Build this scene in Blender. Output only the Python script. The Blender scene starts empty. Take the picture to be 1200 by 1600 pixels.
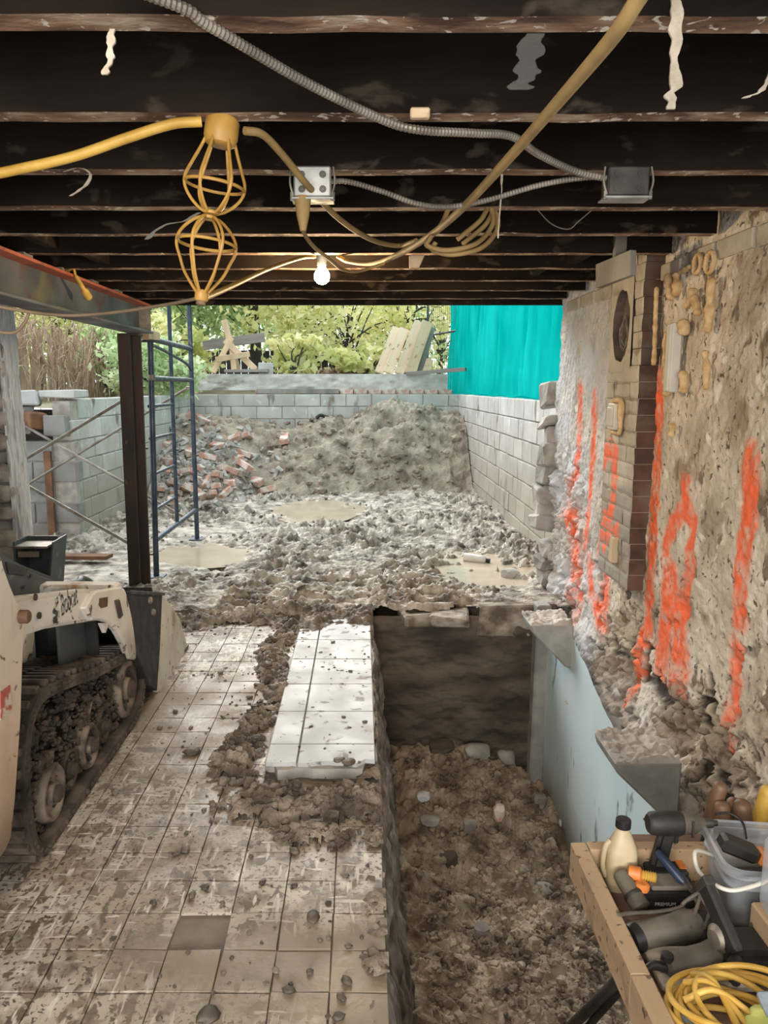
import bpy, bmesh, math, random
import numpy as np
from mathutils import Vector, Matrix, Quaternion
R = math.radians
C = bpy.context.scene.collection
sc = bpy.context.scene
random.seed(7)
RS = np.random.RandomState(11)

# ------------------------------------------------------------------ camera
CAMH = 1.45
F = 1200.0
TH = math.atan(195/1200)
cam = bpy.data.cameras.new('camera'); camo = bpy.data.objects.new('camera', cam); C.objects.link(camo)
cam.sensor_fit = 'VERTICAL'; cam.sensor_height = 24; cam.lens = 18.0
cam.shift_x = 35/1600
cam.clip_start = .05; cam.clip_end = 200
camo.location = (0, 0, CAMH); camo.rotation_euler = (math.pi/2 - TH, 0, 0)
sc.camera = camo
# ------------------------------------------------------------------ sky, sun, lamps, exposure
sc.view_settings.view_transform = 'Standard'; sc.view_settings.look = 'None'
sc.view_settings.gamma = 1; sc.view_settings.use_curve_mapping = False
sc.view_settings.exposure = 1.2
sc.cycles.use_denoising = True
sc.cycles.max_bounces = 8; sc.cycles.diffuse_bounces = 5; sc.cycles.transparent_max_bounces = 12
sc.cycles.sample_clamp_indirect = 6
W = bpy.data.worlds.new('overcast_sky'); sc.world = W; W.use_nodes = True
bgn = W.node_tree.nodes['Background']; bgn.inputs[0].default_value = (.90, .96, 1.0, 1); bgn.inputs[1].default_value = .85
def lamp(name, typ, loc, aim, energy, color=(1, 1, 1), **k):
    l = bpy.data.lights.new(name, typ); o = bpy.data.objects.new(name, l); C.objects.link(o)
    o.location = loc; l.energy = energy; l.color = color
    for a, b in k.items(): setattr(l, a, b)
    d = Vector(aim) - Vector(loc)
    o.rotation_euler = d.to_track_quat('-Z', 'Y').to_euler(); return o
# bright overcast sky ahead of the opening: a very soft sun
lamp('soft_sun', 'SUN', (-4, 14, 9), (-4 + .55, 14 - 1.55, 9 - .98), 2.7, (1, .97, .93), angle=R(50))
# added fill lights out of view: one at the rear, two warm ones overhead
lamp('rear_fill', 'AREA', (.0, -2.0, 1.0), (.45, 3.0, -.6), 34, (1, .95, .88), shape='RECTANGLE', size=2.4, size_y=1.2, spread=R(105))
lamp('overhead_fill', 'AREA', (-.55, .45, 1.93), (.15, 2.3, -.4), 7, (1, .93, .84), shape='DISK', size=.5)
lamp('overhead_fill', 'AREA', (-.3, -.9, 1.93), (.5, 2.6, -.4), 15, (1, .93, .84), shape='DISK', size=.5)

def pt(px, py, X=None, Y=None, Z=None):
    """point where the view through a photograph pixel meets a plane of the place"""
    a = (px-565)/F; b = (800-py)/F; c = math.cos(TH); s = math.sin(TH)
    d = (a, c + b*s, -s + b*c)
    if X is not None: t = X/d[0]
    elif Y is not None: t = Y/d[1]
    else: t = (Z-CAMH)/d[2]
    return Vector((t*d[0], t*d[1], CAMH + t*d[2]))

# ------------------------------------------------------------------ noise
def _hash(ix, iy, s):
    h = (ix.astype(np.int64)*374761393 + iy.astype(np.int64)*668265263 + s*982451653) & 0x7fffffff
    h = ((h ^ (h >> 13))*1274126177) & 0x7fffffff
    h = h ^ (h >> 16)
    return (h & 0xffff)/65535.0
def vnoise(x, y, s=0):
    x = np.asarray(x, float); y = np.asarray(y, float)
    ix = np.floor(x); iy = np.floor(y); fx = x-ix; fy = y-iy
    fx = fx*fx*fx*(fx*(fx*6-15)+10); fy = fy*fy*fy*(fy*(fy*6-15)+10)
    a = _hash(ix, iy, s); b = _hash(ix+1, iy, s); c = _hash(ix, iy+1, s); d = _hash(ix+1, iy+1, s)
    return (a*(1-fx)+b*fx)*(1-fy) + (c*(1-fx)+d*fx)*fy - .5
def fbm(x, y, s=0, o=4, g=.5):
    t = 0; a = 1; f = 1
    for k in range(o):
        t = t + a*vnoise(np.asarray(x)*f + 17.3*k, np.asarray(y)*f - 9.1*k, s+k); a *= g; f *= 2.03
    return t
def worley(x, y, s=0):
    x = np.asarray(x, float); y = np.asarray(y, float); ix = np.floor(x); iy = np.floor(y)
    d1 = np.full(x.shape, 9.); d2 = np.full(x.shape, 9.); cid = np.zeros(x.shape)
    for i in (-1, 0, 1):
        for j in (-1, 0, 1):
            cx = ix+i; cy = iy+j
            h = _hash(cx, cy, s)
            d = np.hypot(cx + .15+.7*h - x, cy + .15+.7*_hash(cx, cy, s+5) - y)
            m = d < d1
            d2 = np.where(m, d1, np.minimum(d2, d)); cid = np.where(m, _hash(cx, cy, s+9), cid); d1 = np.where(m, d, d1)
    return d1, d2, cid
def sstep(x, a, b):
    t = np.clip((np.asarray(x, float)-a)/(b-a), 0, 1); return t*t*(3-2*t)

# ------------------------------------------------------------------ materials
def mat(name, cols, scale=6, detail=6, rough=.8, rough2=None, metal=0, bump=.3, bscale=25, coord='object', over=(), stretch=(1, 1, 1), objrand=0, spec=.5, distort=0, lo=.36, hi=.64, bdist=.01, trans=0, alpha=1):
    m = bpy.data.materials.new(name); m.use_nodes = True; nt = m.node_tree; N = nt.nodes; L = nt.links
    bs = N['Principled BSDF']
    if coord == 'world': src = N.new('ShaderNodeNewGeometry').outputs['Position']
    else: src = N.new('ShaderNodeTexCoord').outputs['Object']
    mp = N.new('ShaderNodeMapping'); mp.inputs['Scale'].default_value = stretch; L.new(src, mp.inputs[0]); src2 = mp.outputs[0]
    def noise(sc_, det=6, vec=None, dis=0):
        n = N.new('ShaderNodeTexNoise'); n.inputs['Scale'].default_value = sc_; n.inputs['Detail'].default_value = det; n.inputs['Distortion'].default_value = dis
        L.new(vec or src2, n.inputs['Vector']); return n.outputs['Fac']
    f = noise(scale, detail, None, distort)
    cr = N.new('ShaderNodeValToRGB'); L.new(f, cr.inputs[0]); e = cr.color_ramp.elements
    k = len(cols)
    e[0].position = lo; e[0].color = (*cols[0], 1)
    e[1].position = hi; e[1].color = (*cols[-1], 1)
    for i in range(1, k-1):
        q = e.new(lo + (hi-lo)*i/(k-1)); q.color = (*cols[i], 1)
    col = cr.outputs[0]
    for ov in over:
        if ov[0] == 'noise':      # scale, lo, hi, colour, stretch
            mp2 = N.new('ShaderNodeMapping'); mp2.inputs['Scale'].default_value = ov[5] if len(ov) > 5 else (1, 1, 1); mp2.inputs['Location'].default_value = (3.1*ov[1] % 7, 1.7, 5)
            L.new(src, mp2.inputs[0]); g = noise(ov[1], 7, mp2.outputs[0], .4)
            mr = N.new('ShaderNodeMapRange'); mr.inputs[1].default_value = ov[2]; mr.inputs[2].default_value = ov[3]; L.new(g, mr.inputs[0]); fac = mr.outputs[0]
        elif ov[0] == 'z':        # below zlo full, above zhi none, broken by noise: dirt splash
            sx = N.new('ShaderNodeSeparateXYZ'); L.new(src, sx.inputs[0])
            g = noise(ov[5] if len(ov) > 5 else 6, 6, src)
            ad = N.new('ShaderNodeMath'); ad.operation = 'MULTIPLY_ADD'; L.new(g, ad.inputs[0]); ad.inputs[1].default_value = -(ov[4+2] if len(ov) > 6 else .6); L.new(sx.outputs[2], ad.inputs[2])
            mr = N.new('ShaderNodeMapRange'); mr.inputs[1].default_value = ov[1]; mr.inputs[2].default_value = ov[2]; mr.inputs[3].default_value = 1; mr.inputs[4].default_value = 0; L.new(ad.outputs[0], mr.inputs[0]); fac = mr.outputs[0]
        else:                     # 'attr', name, None, None, colour
            at = N.new('ShaderNodeAttribute'); at.attribute_name = ov[1]; fac = at.outputs['Fac']
        c = ov[4] if ov[0] in ('noise', 'attr') else ov[3]
        if ov[0] == 'z' and ov[4] != 1:
            ml = N.new('ShaderNodeMath'); ml.operation = 'MULTIPLY'; L.new(fac, ml.inputs[0]); ml.inputs[1].default_value = ov[4]; fac = ml.outputs[0]
        mx = N.new('ShaderNodeMix'); mx.data_type = 'RGBA'; L.new(fac, mx.inputs[0]); L.new(col, mx.inputs[6]); mx.inputs[7].default_value = (*c, 1); col = mx.outputs[2]
    if objrand:
        oi = N.new('ShaderNodeObjectInfo'); hs = N.new('ShaderNodeHueSaturation'); mr = N.new('ShaderNodeMapRange')
        mr.inputs[3].default_value = 1-objrand; mr.inputs[4].default_value = 1+objrand; L.new(oi.outputs['Random'], mr.inputs[0]); L.new(mr.outputs[0], hs.inputs['Value']); L.new(col, hs.inputs['Color']); col = hs.outputs[0]
    L.new(col, bs.inputs['Base Color'])
    if rough2 is not None:
        mr = N.new('ShaderNodeMapRange'); mr.inputs[1].default_value = .35; mr.inputs[2].default_value = .65; mr.inputs[3].default_value = rough; mr.inputs[4].default_value = rough2
        L.new(noise(scale*1.7, 4), mr.inputs[0]); L.new(mr.outputs[0], bs.inputs['Roughness'])
    else: bs.inputs['Roughness'].default_value = rough
    bs.inputs['Metallic'].default_value = metal; bs.inputs['Specular IOR Level'].default_value = spec
    if bump:
        b = N.new('ShaderNodeBump'); b.inputs['Strength'].default_value = bump; b.inputs['Distance'].default_value = bdist
        L.new(noise(bscale, 8), b.inputs['Height']); L.new(b.outputs[0], bs.inputs['Normal'])
    if trans: bs.inputs['Transmission Weight'].default_value = trans
    if alpha < 1: bs.inputs['Alpha'].default_value = alpha
    return m
def leafmat(name, c1, c2, c3):
    m = bpy.data.materials.new(name); m.use_nodes = True; nt = m.node_tree; N = nt.nodes; L = nt.links
    N.remove(N['Principled BSDF'])
    at = N.new('ShaderNodeAttribute'); at.attribute_name = 'tone'
    cr = N.new('ShaderNodeValToRGB'); L.new(at.outputs['Fac'], cr.inputs[0])
    cr.color_ramp.elements[0].color = (*c1, 1); cr.color_ramp.elements[1].color = (*c3, 1); q = cr.color_ramp.elements.new(.5); q.color = (*c2, 1)
    d = N.new('ShaderNodeBsdfDiffuse'); t = N.new('ShaderNodeBsdfTranslucent'); mx = N.new('ShaderNodeMixShader'); mx.inputs[0].default_value = .6
    L.new(cr.outputs[0], d.inputs[0]); L.new(cr.outputs[0], t.inputs[0]); L.new(d.outputs[0], mx.inputs[1]); L.new(t.outputs[0], mx.inputs[2]); L.new(mx.outputs[0], N['Material Output'].inputs[0])
    return m
MUD = (.20, .165, .125); MUDL = (.36, .32, .265); MUDD = (.075, .058, .042)
M = {}
M['mud'] = mat('wet_mud', [(.075, .057, .04), (.27, .23, .178), (.50, .445, .37)], 8, 10, .45, .85, bump=.9, bscale=45, coord='world', bdist=.02, over=(('noise', 2.2, .54, .68, (.50, .455, .385)),))
M['floormud'] = mat('dark_floor_mud', [(.07, .053, .038), (.15, .118, .087), (.27, .22, .17)], 8, 10, .5, .9, bump=.9, bscale=45, coord='world', bdist=.02)
M['pile'] = mat('heaped_soil', [(.16, .125, .09), (.30, .25, .19), (.40, .34, .265)], 4, 10, .85, bump=.9, bscale=35, coord='world', bdist=.03)
M['soil'] = mat('trench_soil', [(.13, .097, .07), (.29, .23, .17), (.46, .385, .30)], 7, 10, .9, bump=.8, bscale=40, coord='world', bdist=.02)
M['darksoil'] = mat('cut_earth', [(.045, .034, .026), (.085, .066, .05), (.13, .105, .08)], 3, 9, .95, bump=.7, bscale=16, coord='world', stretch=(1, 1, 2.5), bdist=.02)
M['clod'] = mat('mud_clods', [(.05, .04, .03), (.10, .08, .06), (.17, .14, .11)], 9, 6, .6, bump=.5, bscale=60, coord='world')
M['tile'] = mat('muddy_tile', [(.32, .275, .215), (.50, .455, .39)], 3, 9, .36, .7, bump=.3, bscale=35, coord='world', objrand=.08,
    over=(('noise', 3.1, .45, .62, (.27, .215, .16)), ('noise', 12, .52, .60, (.19, .15, .11)), ('noise', 30, .54, .60, (.12, .092, .066), (1, .45, 1)), ('noise', 70, .56, .61, (.085, .065, .048)), ('noise', 34, .60, .66, (.56, .515, .45), (1.3, .22, 1)), ('noise', 40, .62, .66, (.53, .485, .42), (.22, 1.2, 1)), ('noise', 1.25, .47, .62, (.205, .16, .115)), ('noise', 6, .60, .70, (.13, .10, .072))))
M['slabtile'] = mat('washed_tile', [(.38, .39, .385), (.48, .50, .50)], 4, 8, .45, .65, bump=.15, bscale=30, coord='world', objrand=.05,
    over=(('noise', 3.2, .58, .70, (.22, .18, .14)), ('noise', 16, .60, .66, (.14, .115, .09)),))
M['grout'] = mat('floor_bed', [(.10, .08, .06), (.19, .155, .12)], 8, 6, .7, bump=.5, bscale=40, coord='world')
M['concrete'] = mat('old_concrete', [(.24, .225, .20), (.38, .365, .335)], 5, 8, .85, bump=.4, bscale=40, coord='world', over=(('noise', 4, .58, .7, (.15, .12, .09)),))
M['brokencon'] = mat('broken_slab_edge', [(.10, .08, .06), (.22, .185, .145), (.36, .33, .29)], 9, 9, .9, bump=.8, bscale=30, coord='world', bdist=.02)
M['blue'] = mat('formed_concrete', [(.60, .78, .85), (.74, .88, .93)], 1.6, 6, .5, bump=.12, bscale=18, coord='world', stretch=(1, 1, .5),
    over=(('noise', 9, .64, .70, (.22, .26, .28), (1, 1, .35)), ('noise', 2.2, .62, .8, (.74, .80, .83)), ('z', -1.25, -.95, (.2, .18, .15), .8, 5, .25)))
M['haunch'] = mat('haunch_concrete', [(.22, .22, .205), (.36, .36, .34)], 7, 7, .85, bump=.4, bscale=45, coord='world')
ORANGE = (.93, .17, .065)
M['plaster'] = mat('wall_plaster', [(.40, .34, .265), (.58, .51, .415), (.72, .655, .555)], 3.2, 10, .9, bump=1.0, bscale=28, coord='world', bdist=.015,
    over=(('noise', 5, .57, .66, (.33, .26, .19)), ('noise', 15, .60, .66, (.22, .17, .12), (1, 1, .6)), ('noise', 34, .61, .66, (.13, .10, .075)), ('noise', 11, .62, .66, (.74, .69, .60)), ('attr', 'stone', 0, 0, (.17, .125, .085)), ('attr', 'dark', 0, 0, (.045, .034, .025)), ('attr', 'white', 0, 0, (.58, .60, .63)), ('attr', 'teal', 0, 0, (.22, .42, .36)), ('attr', 'paint', 0, 0, ORANGE)))
M['pbrick'] = mat('painted_brick', [(.40, .36, .29), (.53, .48, .395)], 6, 6, .8, bump=.3, bscale=40, coord='world', objrand=.06, over=(('noise', 7, .60, .70, (.28, .225, .17)), ('attr', 'grey', 0, 0, (.30, .28, .25)), ('attr', 'paint', 0, 0, ORANGE)))
M['rbrick'] = mat('dark_red_brick', [(.055, .030, .022), (.11, .058, .040)], 9, 6, .9, bump=.4, bscale=50, coord='world', objrand=.2, over=(('z', 1.25, 1.7, (.075, .032, .022), .0, 3, .2), ('noise', 5, .50, .62, (.12, .09, .068))))  # bare dark brick on the side faces of the casing
M['darkmortar'] = mat('dirty_mortar', [(.24, .20, .155), (.36, .31, .245)], 12, 6, .95, bump=.5, bscale=60, coord='world')
M['kerb'] = mat('pale_rough_concrete', [(.44, .42, .385), (.60, .58, .545)], 6, 9, .9, bump=.7, bscale=22, coord='world', over=(('noise', 5, .60, .68, (.26, .235, .20), (.5, 1, 1)),))
M['rustpin'] = mat('rusty_pin', [(.06, .03, .018), (.13, .065, .035)], 20, 5, .7, bump=.3, coord='world')
M['mortar'] = mat('mortar', [(.28, .255, .22), (.42, .39, .345)], 12, 6, .95, bump=.5, bscale=60, coord='world')
M['cmu'] = mat('grey_block', [(.42, .42, .40), (.55, .55, .535)], 3, 8, .9, bump=.35, bscale=60, coord='world', objrand=.09, over=(('noise', 7, .60, .68, (.62, .63, .63)), ('z', -.05, .75, (.36, .31, .245), .85, 5, .9), ('noise', 4, .62, .70, (.19, .16, .125), (1, 1, .4))))
M['cmush'] = mat('dark_grey_block', [(.17, .165, .155), (.27, .265, .25)], 4, 8, .9, bump=.4, bscale=55, coord='world', objrand=.12, over=(('z', -.3, .1, (.24, .2, .15), .8, 5, .5),))
M['rust'] = mat('rusted_strip', [(.13, .065, .036), (.24, .12, .06)], 6, 6, .9, bump=.3, bscale=30, coord='world')
M['stone'] = mat('rubble_stone', [(.20, .185, .165), (.36, .34, .31), (.46, .44, .41)], 6, 8, .9, bump=.6, bscale=25, coord='world', objrand=.2, bdist=.015)
M['parge'] = mat('white_parging', [(.50, .53, .56), (.72, .75, .78)], 4, 8, .85, bump=.6, bscale=18, coord='world', stretch=(1, 1, .4), bdist=.02, over=(('noise', 8, .64, .70, (.24, .23, .22), (1, 1, .4)),))
M['joist'] = mat('old_dark_joist', [(.006, .004, .003), (.012, .008, .006), (.024, .017, .012)], 3, 8, .95, spec=.12, bump=.5, bscale=30, coord='world', stretch=(.35, 1, 1), over=(('attr', 'under', 0, 0, (.23, .135, .085)), ('noise', 14, .60, .68, (.05, .038, .028), (.5, 1, 1))))  # old dark wood, with the shade of the unlit sides put into the colour
M['underside'] = mat('lit_joist_underside', [(.07, .034, .02), (.24, .135, .08), (.46, .36, .27)], 12, 10, .9, bump=.8, bscale=40, coord='world', stretch=(.5, 1, 1), over=(('noise', 4, .53, .64, (.09, .04, .022)), ('noise', 40, .60, .64, (.6, .54, .46))))  # tan carries the warm light that falls on the joist bottoms
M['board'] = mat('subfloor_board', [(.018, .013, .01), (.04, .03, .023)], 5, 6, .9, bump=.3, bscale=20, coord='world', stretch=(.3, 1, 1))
M['wood'] = mat('raw_lumber', [(.50, .36, .22), (.66, .51, .34)], 5, 6, .75, bump=.2, bscale=30, stretch=(1, 1, .12), over=(('noise', 12, .62, .70, (.28, .19, .11)),), objrand=.08)
M['woodp'] = mat('pale_plank', [(.60, .47, .32), (.76, .63, .46)], 5, 6, .8, bump=.2, bscale=30, stretch=(1, 1, .12), objrand=.12, over=(('noise', 9, .62, .72, (.33, .23, .15)),))
M['woodx'] = mat('tray_lumber', [(.30, .20, .115), (.46, .325, .20)], 6, 7, .7, bump=.25, bscale=40, coord='world', stretch=(1, .15, 1), over=(('noise', 40, .61, .66, (.10, .07, .045)), ('noise', 9, .56, .66, (.24, .165, .10)),))
M['ply'] = mat('dirty_plywood', [(.13, .075, .05), (.24, .15, .105)], 6, 7, .8, bump=.2, bscale=40, coord='world', over=(('noise', 5, .55, .7, (.34, .27, .22)),))
M['greywood'] = mat('weathered_board', [(.17, .155, .135), (.30, .28, .25)], 6, 7, .85, bump=.3, bscale=30, stretch=(1, 1, .15))
M['bark'] = mat('tree_bark', [(.03, .026, .022), (.075, .065, .055)], 9, 6, .95, bump=.7, bscale=18, coord='world')
M['steel'] = mat('grey_black_steel', [(.03, .035, .042), (.06, .068, .08)], 9, 6, .4, .65, metal=.5, bump=.1, coord='world', over=(('noise', 11, .62, .7, (.12, .09, .07)),))
M['scaff'] = mat('scaffold_steel', [(.035, .05, .075), (.07, .09, .12)], 9, 6, .35, .6, metal=.6, bump=.1, coord='world', over=(('noise', 10, .60, .68, (.16, .15, .14)),))
M['galv'] = mat('galvanised_steel', [(.17, .15, .125), (.32, .29, .245)], 12, 5, .45, .65, metal=.6, bump=.1, coord='world', over=(('noise', 9, .60, .7, (.2, .17, .14)),))
M['box'] = mat('galvanised_box', [(.30, .31, .30), (.46, .47, .45)], 14, 5, .4, .6, metal=.5, bump=.1, coord='world', over=(('noise', 9, .58, .7, (.2, .17, .13)),))
M['darkmetal'] = mat('dull_dark_metal', [(.05, .045, .04), (.10, .09, .08)], 14, 5, .5, metal=.5, bump=.1, coord='world')
M['post'] = mat('dark_brown_post', [(.018, .011, .008), (.045, .027, .018)], 5, 7, .65, bump=.25, bscale=30, coord='world', stretch=(1, 1, .3), over=(('noise', 13, .64, .7, (.13, .085, .05), (1, 1, .4)),))
M['beam'] = mat('bluish_steel_beam', [(.10, .105, .115), (.20, .205, .215)], 3, 7, .45, .65, metal=.35, bump=.15, coord='world', over=(('noise', 4, .56, .68, (.17, .075, .05)), ('noise', 2.5, .64, .74, (.24, .22, .10))))
M['primer'] = mat('red_primer', [(.42, .10, .055), (.55, .16, .085)], 6, 6, .7, bump=.2, coord='world', over=(('noise', 5, .55, .65, (.16, .09, .06)),))
M['muddycream'] = mat('muddy_cream_paint', [(.11, .083, .06), (.27, .22, .17)], 6, 8, .85, bump=.4, bscale=40, coord='world', over=(('noise', 8, .50, .58, (.06, .044, .032)),))
M['towercream'] = mat('rust_streaked_cream_paint', [(.58, .545, .48), (.70, .665, .60)], 4, 7, .5, .7, bump=.08, coord='world', over=(('z', .25, .95, (.46, .29, .16), .75, 4, .5), ('noise', 7, .58, .70, (.40, .25, .13), (1, 1, .3)), ('noise', 26, .63, .68, (.14, .10, .075)), ('z', .05, .38, (.10, .06, .035), .85, 7, .35)))
M['creamb'] = mat('scuffed_cream_paint', [(.50, .475, .415), (.66, .63, .56)], 4, 8, .5, .7, bump=.08, coord='world', over=(('noise', 5, .58, .70, (.30, .24, .17)), ('noise', 24, .62, .67, (.14, .10, .075))))
M['cream'] = mat('cream_machine_paint', [(.60, .565, .50), (.72, .69, .63)], 4, 7, .45, .7, bump=.08, bscale=30, coord='world', over=(('noise', 7, .60, .70, (.36, .21, .10), (1, 1, .3)), ('noise', 26, .63, .68, (.14, .10, .075)), ('z', .05, .30, (.17, .12, .085), .85, 7, .35)))
M['hood'] = mat('charcoal_hood', [(.055, .068, .075), (.085, .10, .108)], 5, 5, .5, bump=.05, coord='world', over=(('noise', 9, .62, .72, (.18, .17, .155)),))
M['black'] = mat('black_steel', [(.012, .012, .013), (.024, .022, .021)], 9, 6, .6, .85, bump=.15, coord='world', over=(('noise', 7, .64, .74, (.06, .047, .037)),))
M['track'] = mat('muddy_rubber', [(.022, .016, .012), (.05, .037, .027), (.12, .09, .066)], 9, 8, .65, .9, bump=.6, bscale=40, coord='world')
M['machmud'] = mat('caked_mud', [(.03, .022, .015), (.075, .055, .04)], 9, 8, .8, bump=.7, bscale=50, coord='world')
M['brick'] = mat('loose_red_brick', [(.40, .20, .14), (.54, .32, .25)], 5, 6, .9, bump=.4, bscale=40, objrand=.2, over=(('noise', 9, .46, .58, (.58, .51, .45)),))
M['yellow'] = mat('yellow_cable', [(.46, .265, .04), (.62, .40, .085)], 14, 5, .55, bump=.05, coord='world')
M['dullyellow'] = mat('dusty_yellow_cable', [(.22, .145, .055), (.36, .24, .09)], 8, 6, .7, bump=.1, coord='world')
M['browncord'] = mat('dusty_brown_cord', [(.10, .07, .04), (.18, .125, .07)], 8, 6, .75, bump=.1, coord='world')
M['cage'] = mat('orange_lamp_cage', [(.34, .18, .035), (.50, .29, .065)], 12, 5, .5, bump=.05, coord='world', over=(('noise', 16, .60, .7, (.28, .18, .08)),))
M['foam'] = mat('expanding_foam', [(.50, .32, .14), (.68, .50, .28)], 30, 5, .7, bump=.3, bscale=60, coord='world')
M['whiteplastic'] = mat('white_plastic', [(.55, .53, .47), (.66, .64, .58)], 6, 4, .4, bump=.05, coord='world')
M['cap'] = mat('black_plastic', [(.012, .012, .012), (.022, .021, .02)], 20, 3, .42, bump=.08, bscale=90, coord='world')
M['dustblack'] = mat('dusty_black_plastic', [(.012, .011, .010), (.035, .031, .027)], 12, 6, .6, bump=.1, bscale=90, coord='world')
M['toolgrey'] = mat('dusty_grey_tool', [(.07, .06, .048), (.14, .12, .095)], 12, 6, .6, bump=.12, bscale=80, coord='world')
M['orange'] = mat('orange_plastic', [(.58, .17, .04), (.68, .24, .06)], 9, 3, .45, bump=0, coord='world')
M['cream_bottle'] = mat('yellowed_bottle', [(.36, .29, .17), (.50, .42, .28)], 8, 5, .5, bump=.05, coord='world', over=(('noise', 9, .58, .68, (.42, .28, .14)),))
M['label'] = mat('faded_label', [(.40, .31, .18), (.50, .41, .26)], 8, 5, .6, bump=.05, coord='world', over=(('noise', 7, .55, .66, (.40, .23, .10), (.4, 1, 3)),))
M['handle'] = mat('worn_wooden_handle', [(.10, .055, .032), (.18, .10, .06)], 9, 6, .5, bump=.1, coord='world')
M['bluetool'] = mat('navy_plastic', [(.012, .022, .045), (.025, .04, .075)], 9, 3, .4, bump=0, coord='world')
M['hivis'] = mat('lime_fabric', [(.42, .46, .10), (.54, .56, .17)], 14, 5, .85, bump=.3, bscale=80, coord='world')
M['greyfab'] = mat('blue_grey_fabric', [(.16, .20, .23), (.26, .30, .33)], 14, 5, .85, bump=.3, bscale=80, coord='world')
M['bobtext'] = mat('black_lettering', [(.02, .022, .025), (.05, .055, .06)], 60, 4, .6, bump=0, coord='world', over=(('noise', 50, .54, .6, (.45, .40, .34)),))
M['greytext'] = mat('grey_lettering', [(.35, .34, .33), (.45, .44, .43)], 9, 3, .6, bump=0)
M['decal'] = mat('red_warning_decal', [(.30, .06, .045), (.42, .12, .08)], 30, 4, .6, bump=0, coord='world', over=(('noise', 26, .52, .6, (.5, .42, .34)),))
M['puddle'] = mat('puddle_water', [(.44, .36, .265), (.52, .43, .325)], 3, 3, .08, bump=.03, bscale=14, coord='world')
M['cane'] = mat('dry_cane', [(.26, .185, .12), (.42, .32, .22)], 6, 5, .9, bump=.2, coord='world')
M['dryvine'] = mat('dead_vine', [(.33, .22, .16), (.50, .37, .28)], 6, 5, .9, bump=0, coord='world')
M['fibre'] = mat('dirty_fibre', [(.34, .29, .22), (.48, .42, .34)], 30, 6, .95, bump=.5, bscale=60, coord='world')
M['grass'] = mat('upper_ground', [(.12, .10, .06), (.22, .20, .12)], 5, 7, .95, bump=.6, bscale=20, coord='world')
M['darkfence'] = mat('dark_stained_fence', [(.02, .017, .014), (.045, .038, .03)], 5, 6, .85, bump=.2, coord='world', objrand=.3)
def clear(name, col, rough, alpha):
    m = bpy.data.materials.new(name); m.use_nodes = True; nt = m.node_tree; N = nt.nodes; L = nt.links; b = N['Principled BSDF']
    n = N.new('ShaderNodeTexNoise'); n.inputs['Scale'].default_value = 14; cr = N.new('ShaderNodeValToRGB'); L.new(n.outputs[0], cr.inputs[0])
    cr.color_ramp.elements[0].color = (*[c*.8 for c in col], 1); cr.color_ramp.elements[1].color = (*col, 1); L.new(cr.outputs[0], b.inputs['Base Color'])
    b.inputs['Roughness'].default_value = rough; b.inputs['Alpha'].default_value = alpha; return m
M['tub'] = clear('cloudy_clear_plastic', (.55, .60, .66), .3, .38)
M['film'] = clear('clear_film', (.30, .29, .27), .15, .14)
m = bpy.data.materials.new('teal_netting'); m.use_nodes = True; nt = m.node_tree; N = nt.nodes; L = nt.links; N.remove(N['Principled BSDF'])
nz = N.new('ShaderNodeTexNoise'); nz.inputs['Scale'].default_value = 3; nz.inputs['Detail'].default_value = 6
cr = N.new('ShaderNodeValToRGB'); L.new(nz.outputs[0], cr.inputs[0]); cr.color_ramp.elements[0].color = (.0, .36, .33, 1); cr.color_ramp.elements[1].color = (.01, .56, .52, 1); cr.color_ramp.elements[0].position = .3; cr.color_ramp.elements[1].position = .7
d = N.new('ShaderNodeBsdfDiffuse'); t = N.new('ShaderNodeBsdfTranslucent'); mx = N.new('ShaderNodeMixShader'); mx.inputs[0].default_value = .45
L.new(cr.outputs[0], d.inputs[0]); L.new(cr.outputs[0], t.inputs[0]); L.new(d.outputs[0], mx.inputs[1]); L.new(t.outputs[0], mx.inputs[2]); L.new(mx.outputs[0], N['Material Output'].inputs[0]); M['tarp'] = m
m = bpy.data.materials.new('lit_bulb'); m.use_nodes = True; b = m.node_tree.nodes['Principled BSDF']; b.inputs['Emission Color'].default_value = (1, .84, .58, 1); b.inputs['Emission Strength'].default_value = 40
n = m.node_tree.nodes.new('ShaderNodeTexNoise'); M['bulb'] = m
M['leafy'] = leafmat('yellow_green_leaves', (.56, .60, .24), (.80, .80, .42), (.92, .86, .58))
M['leafg'] = leafmat('green_leaves', (.24, .36, .14), (.46, .60, .28), (.74, .80, .46))
M['leafl'] = leafmat('pale_green_leaves', (.42, .56, .30), (.66, .78, .48), (.85, .88, .64))
M['leafd'] = leafmat('dark_green_leaves', (.12, .22, .08), (.28, .44, .18), (.55, .68, .34))

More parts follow.
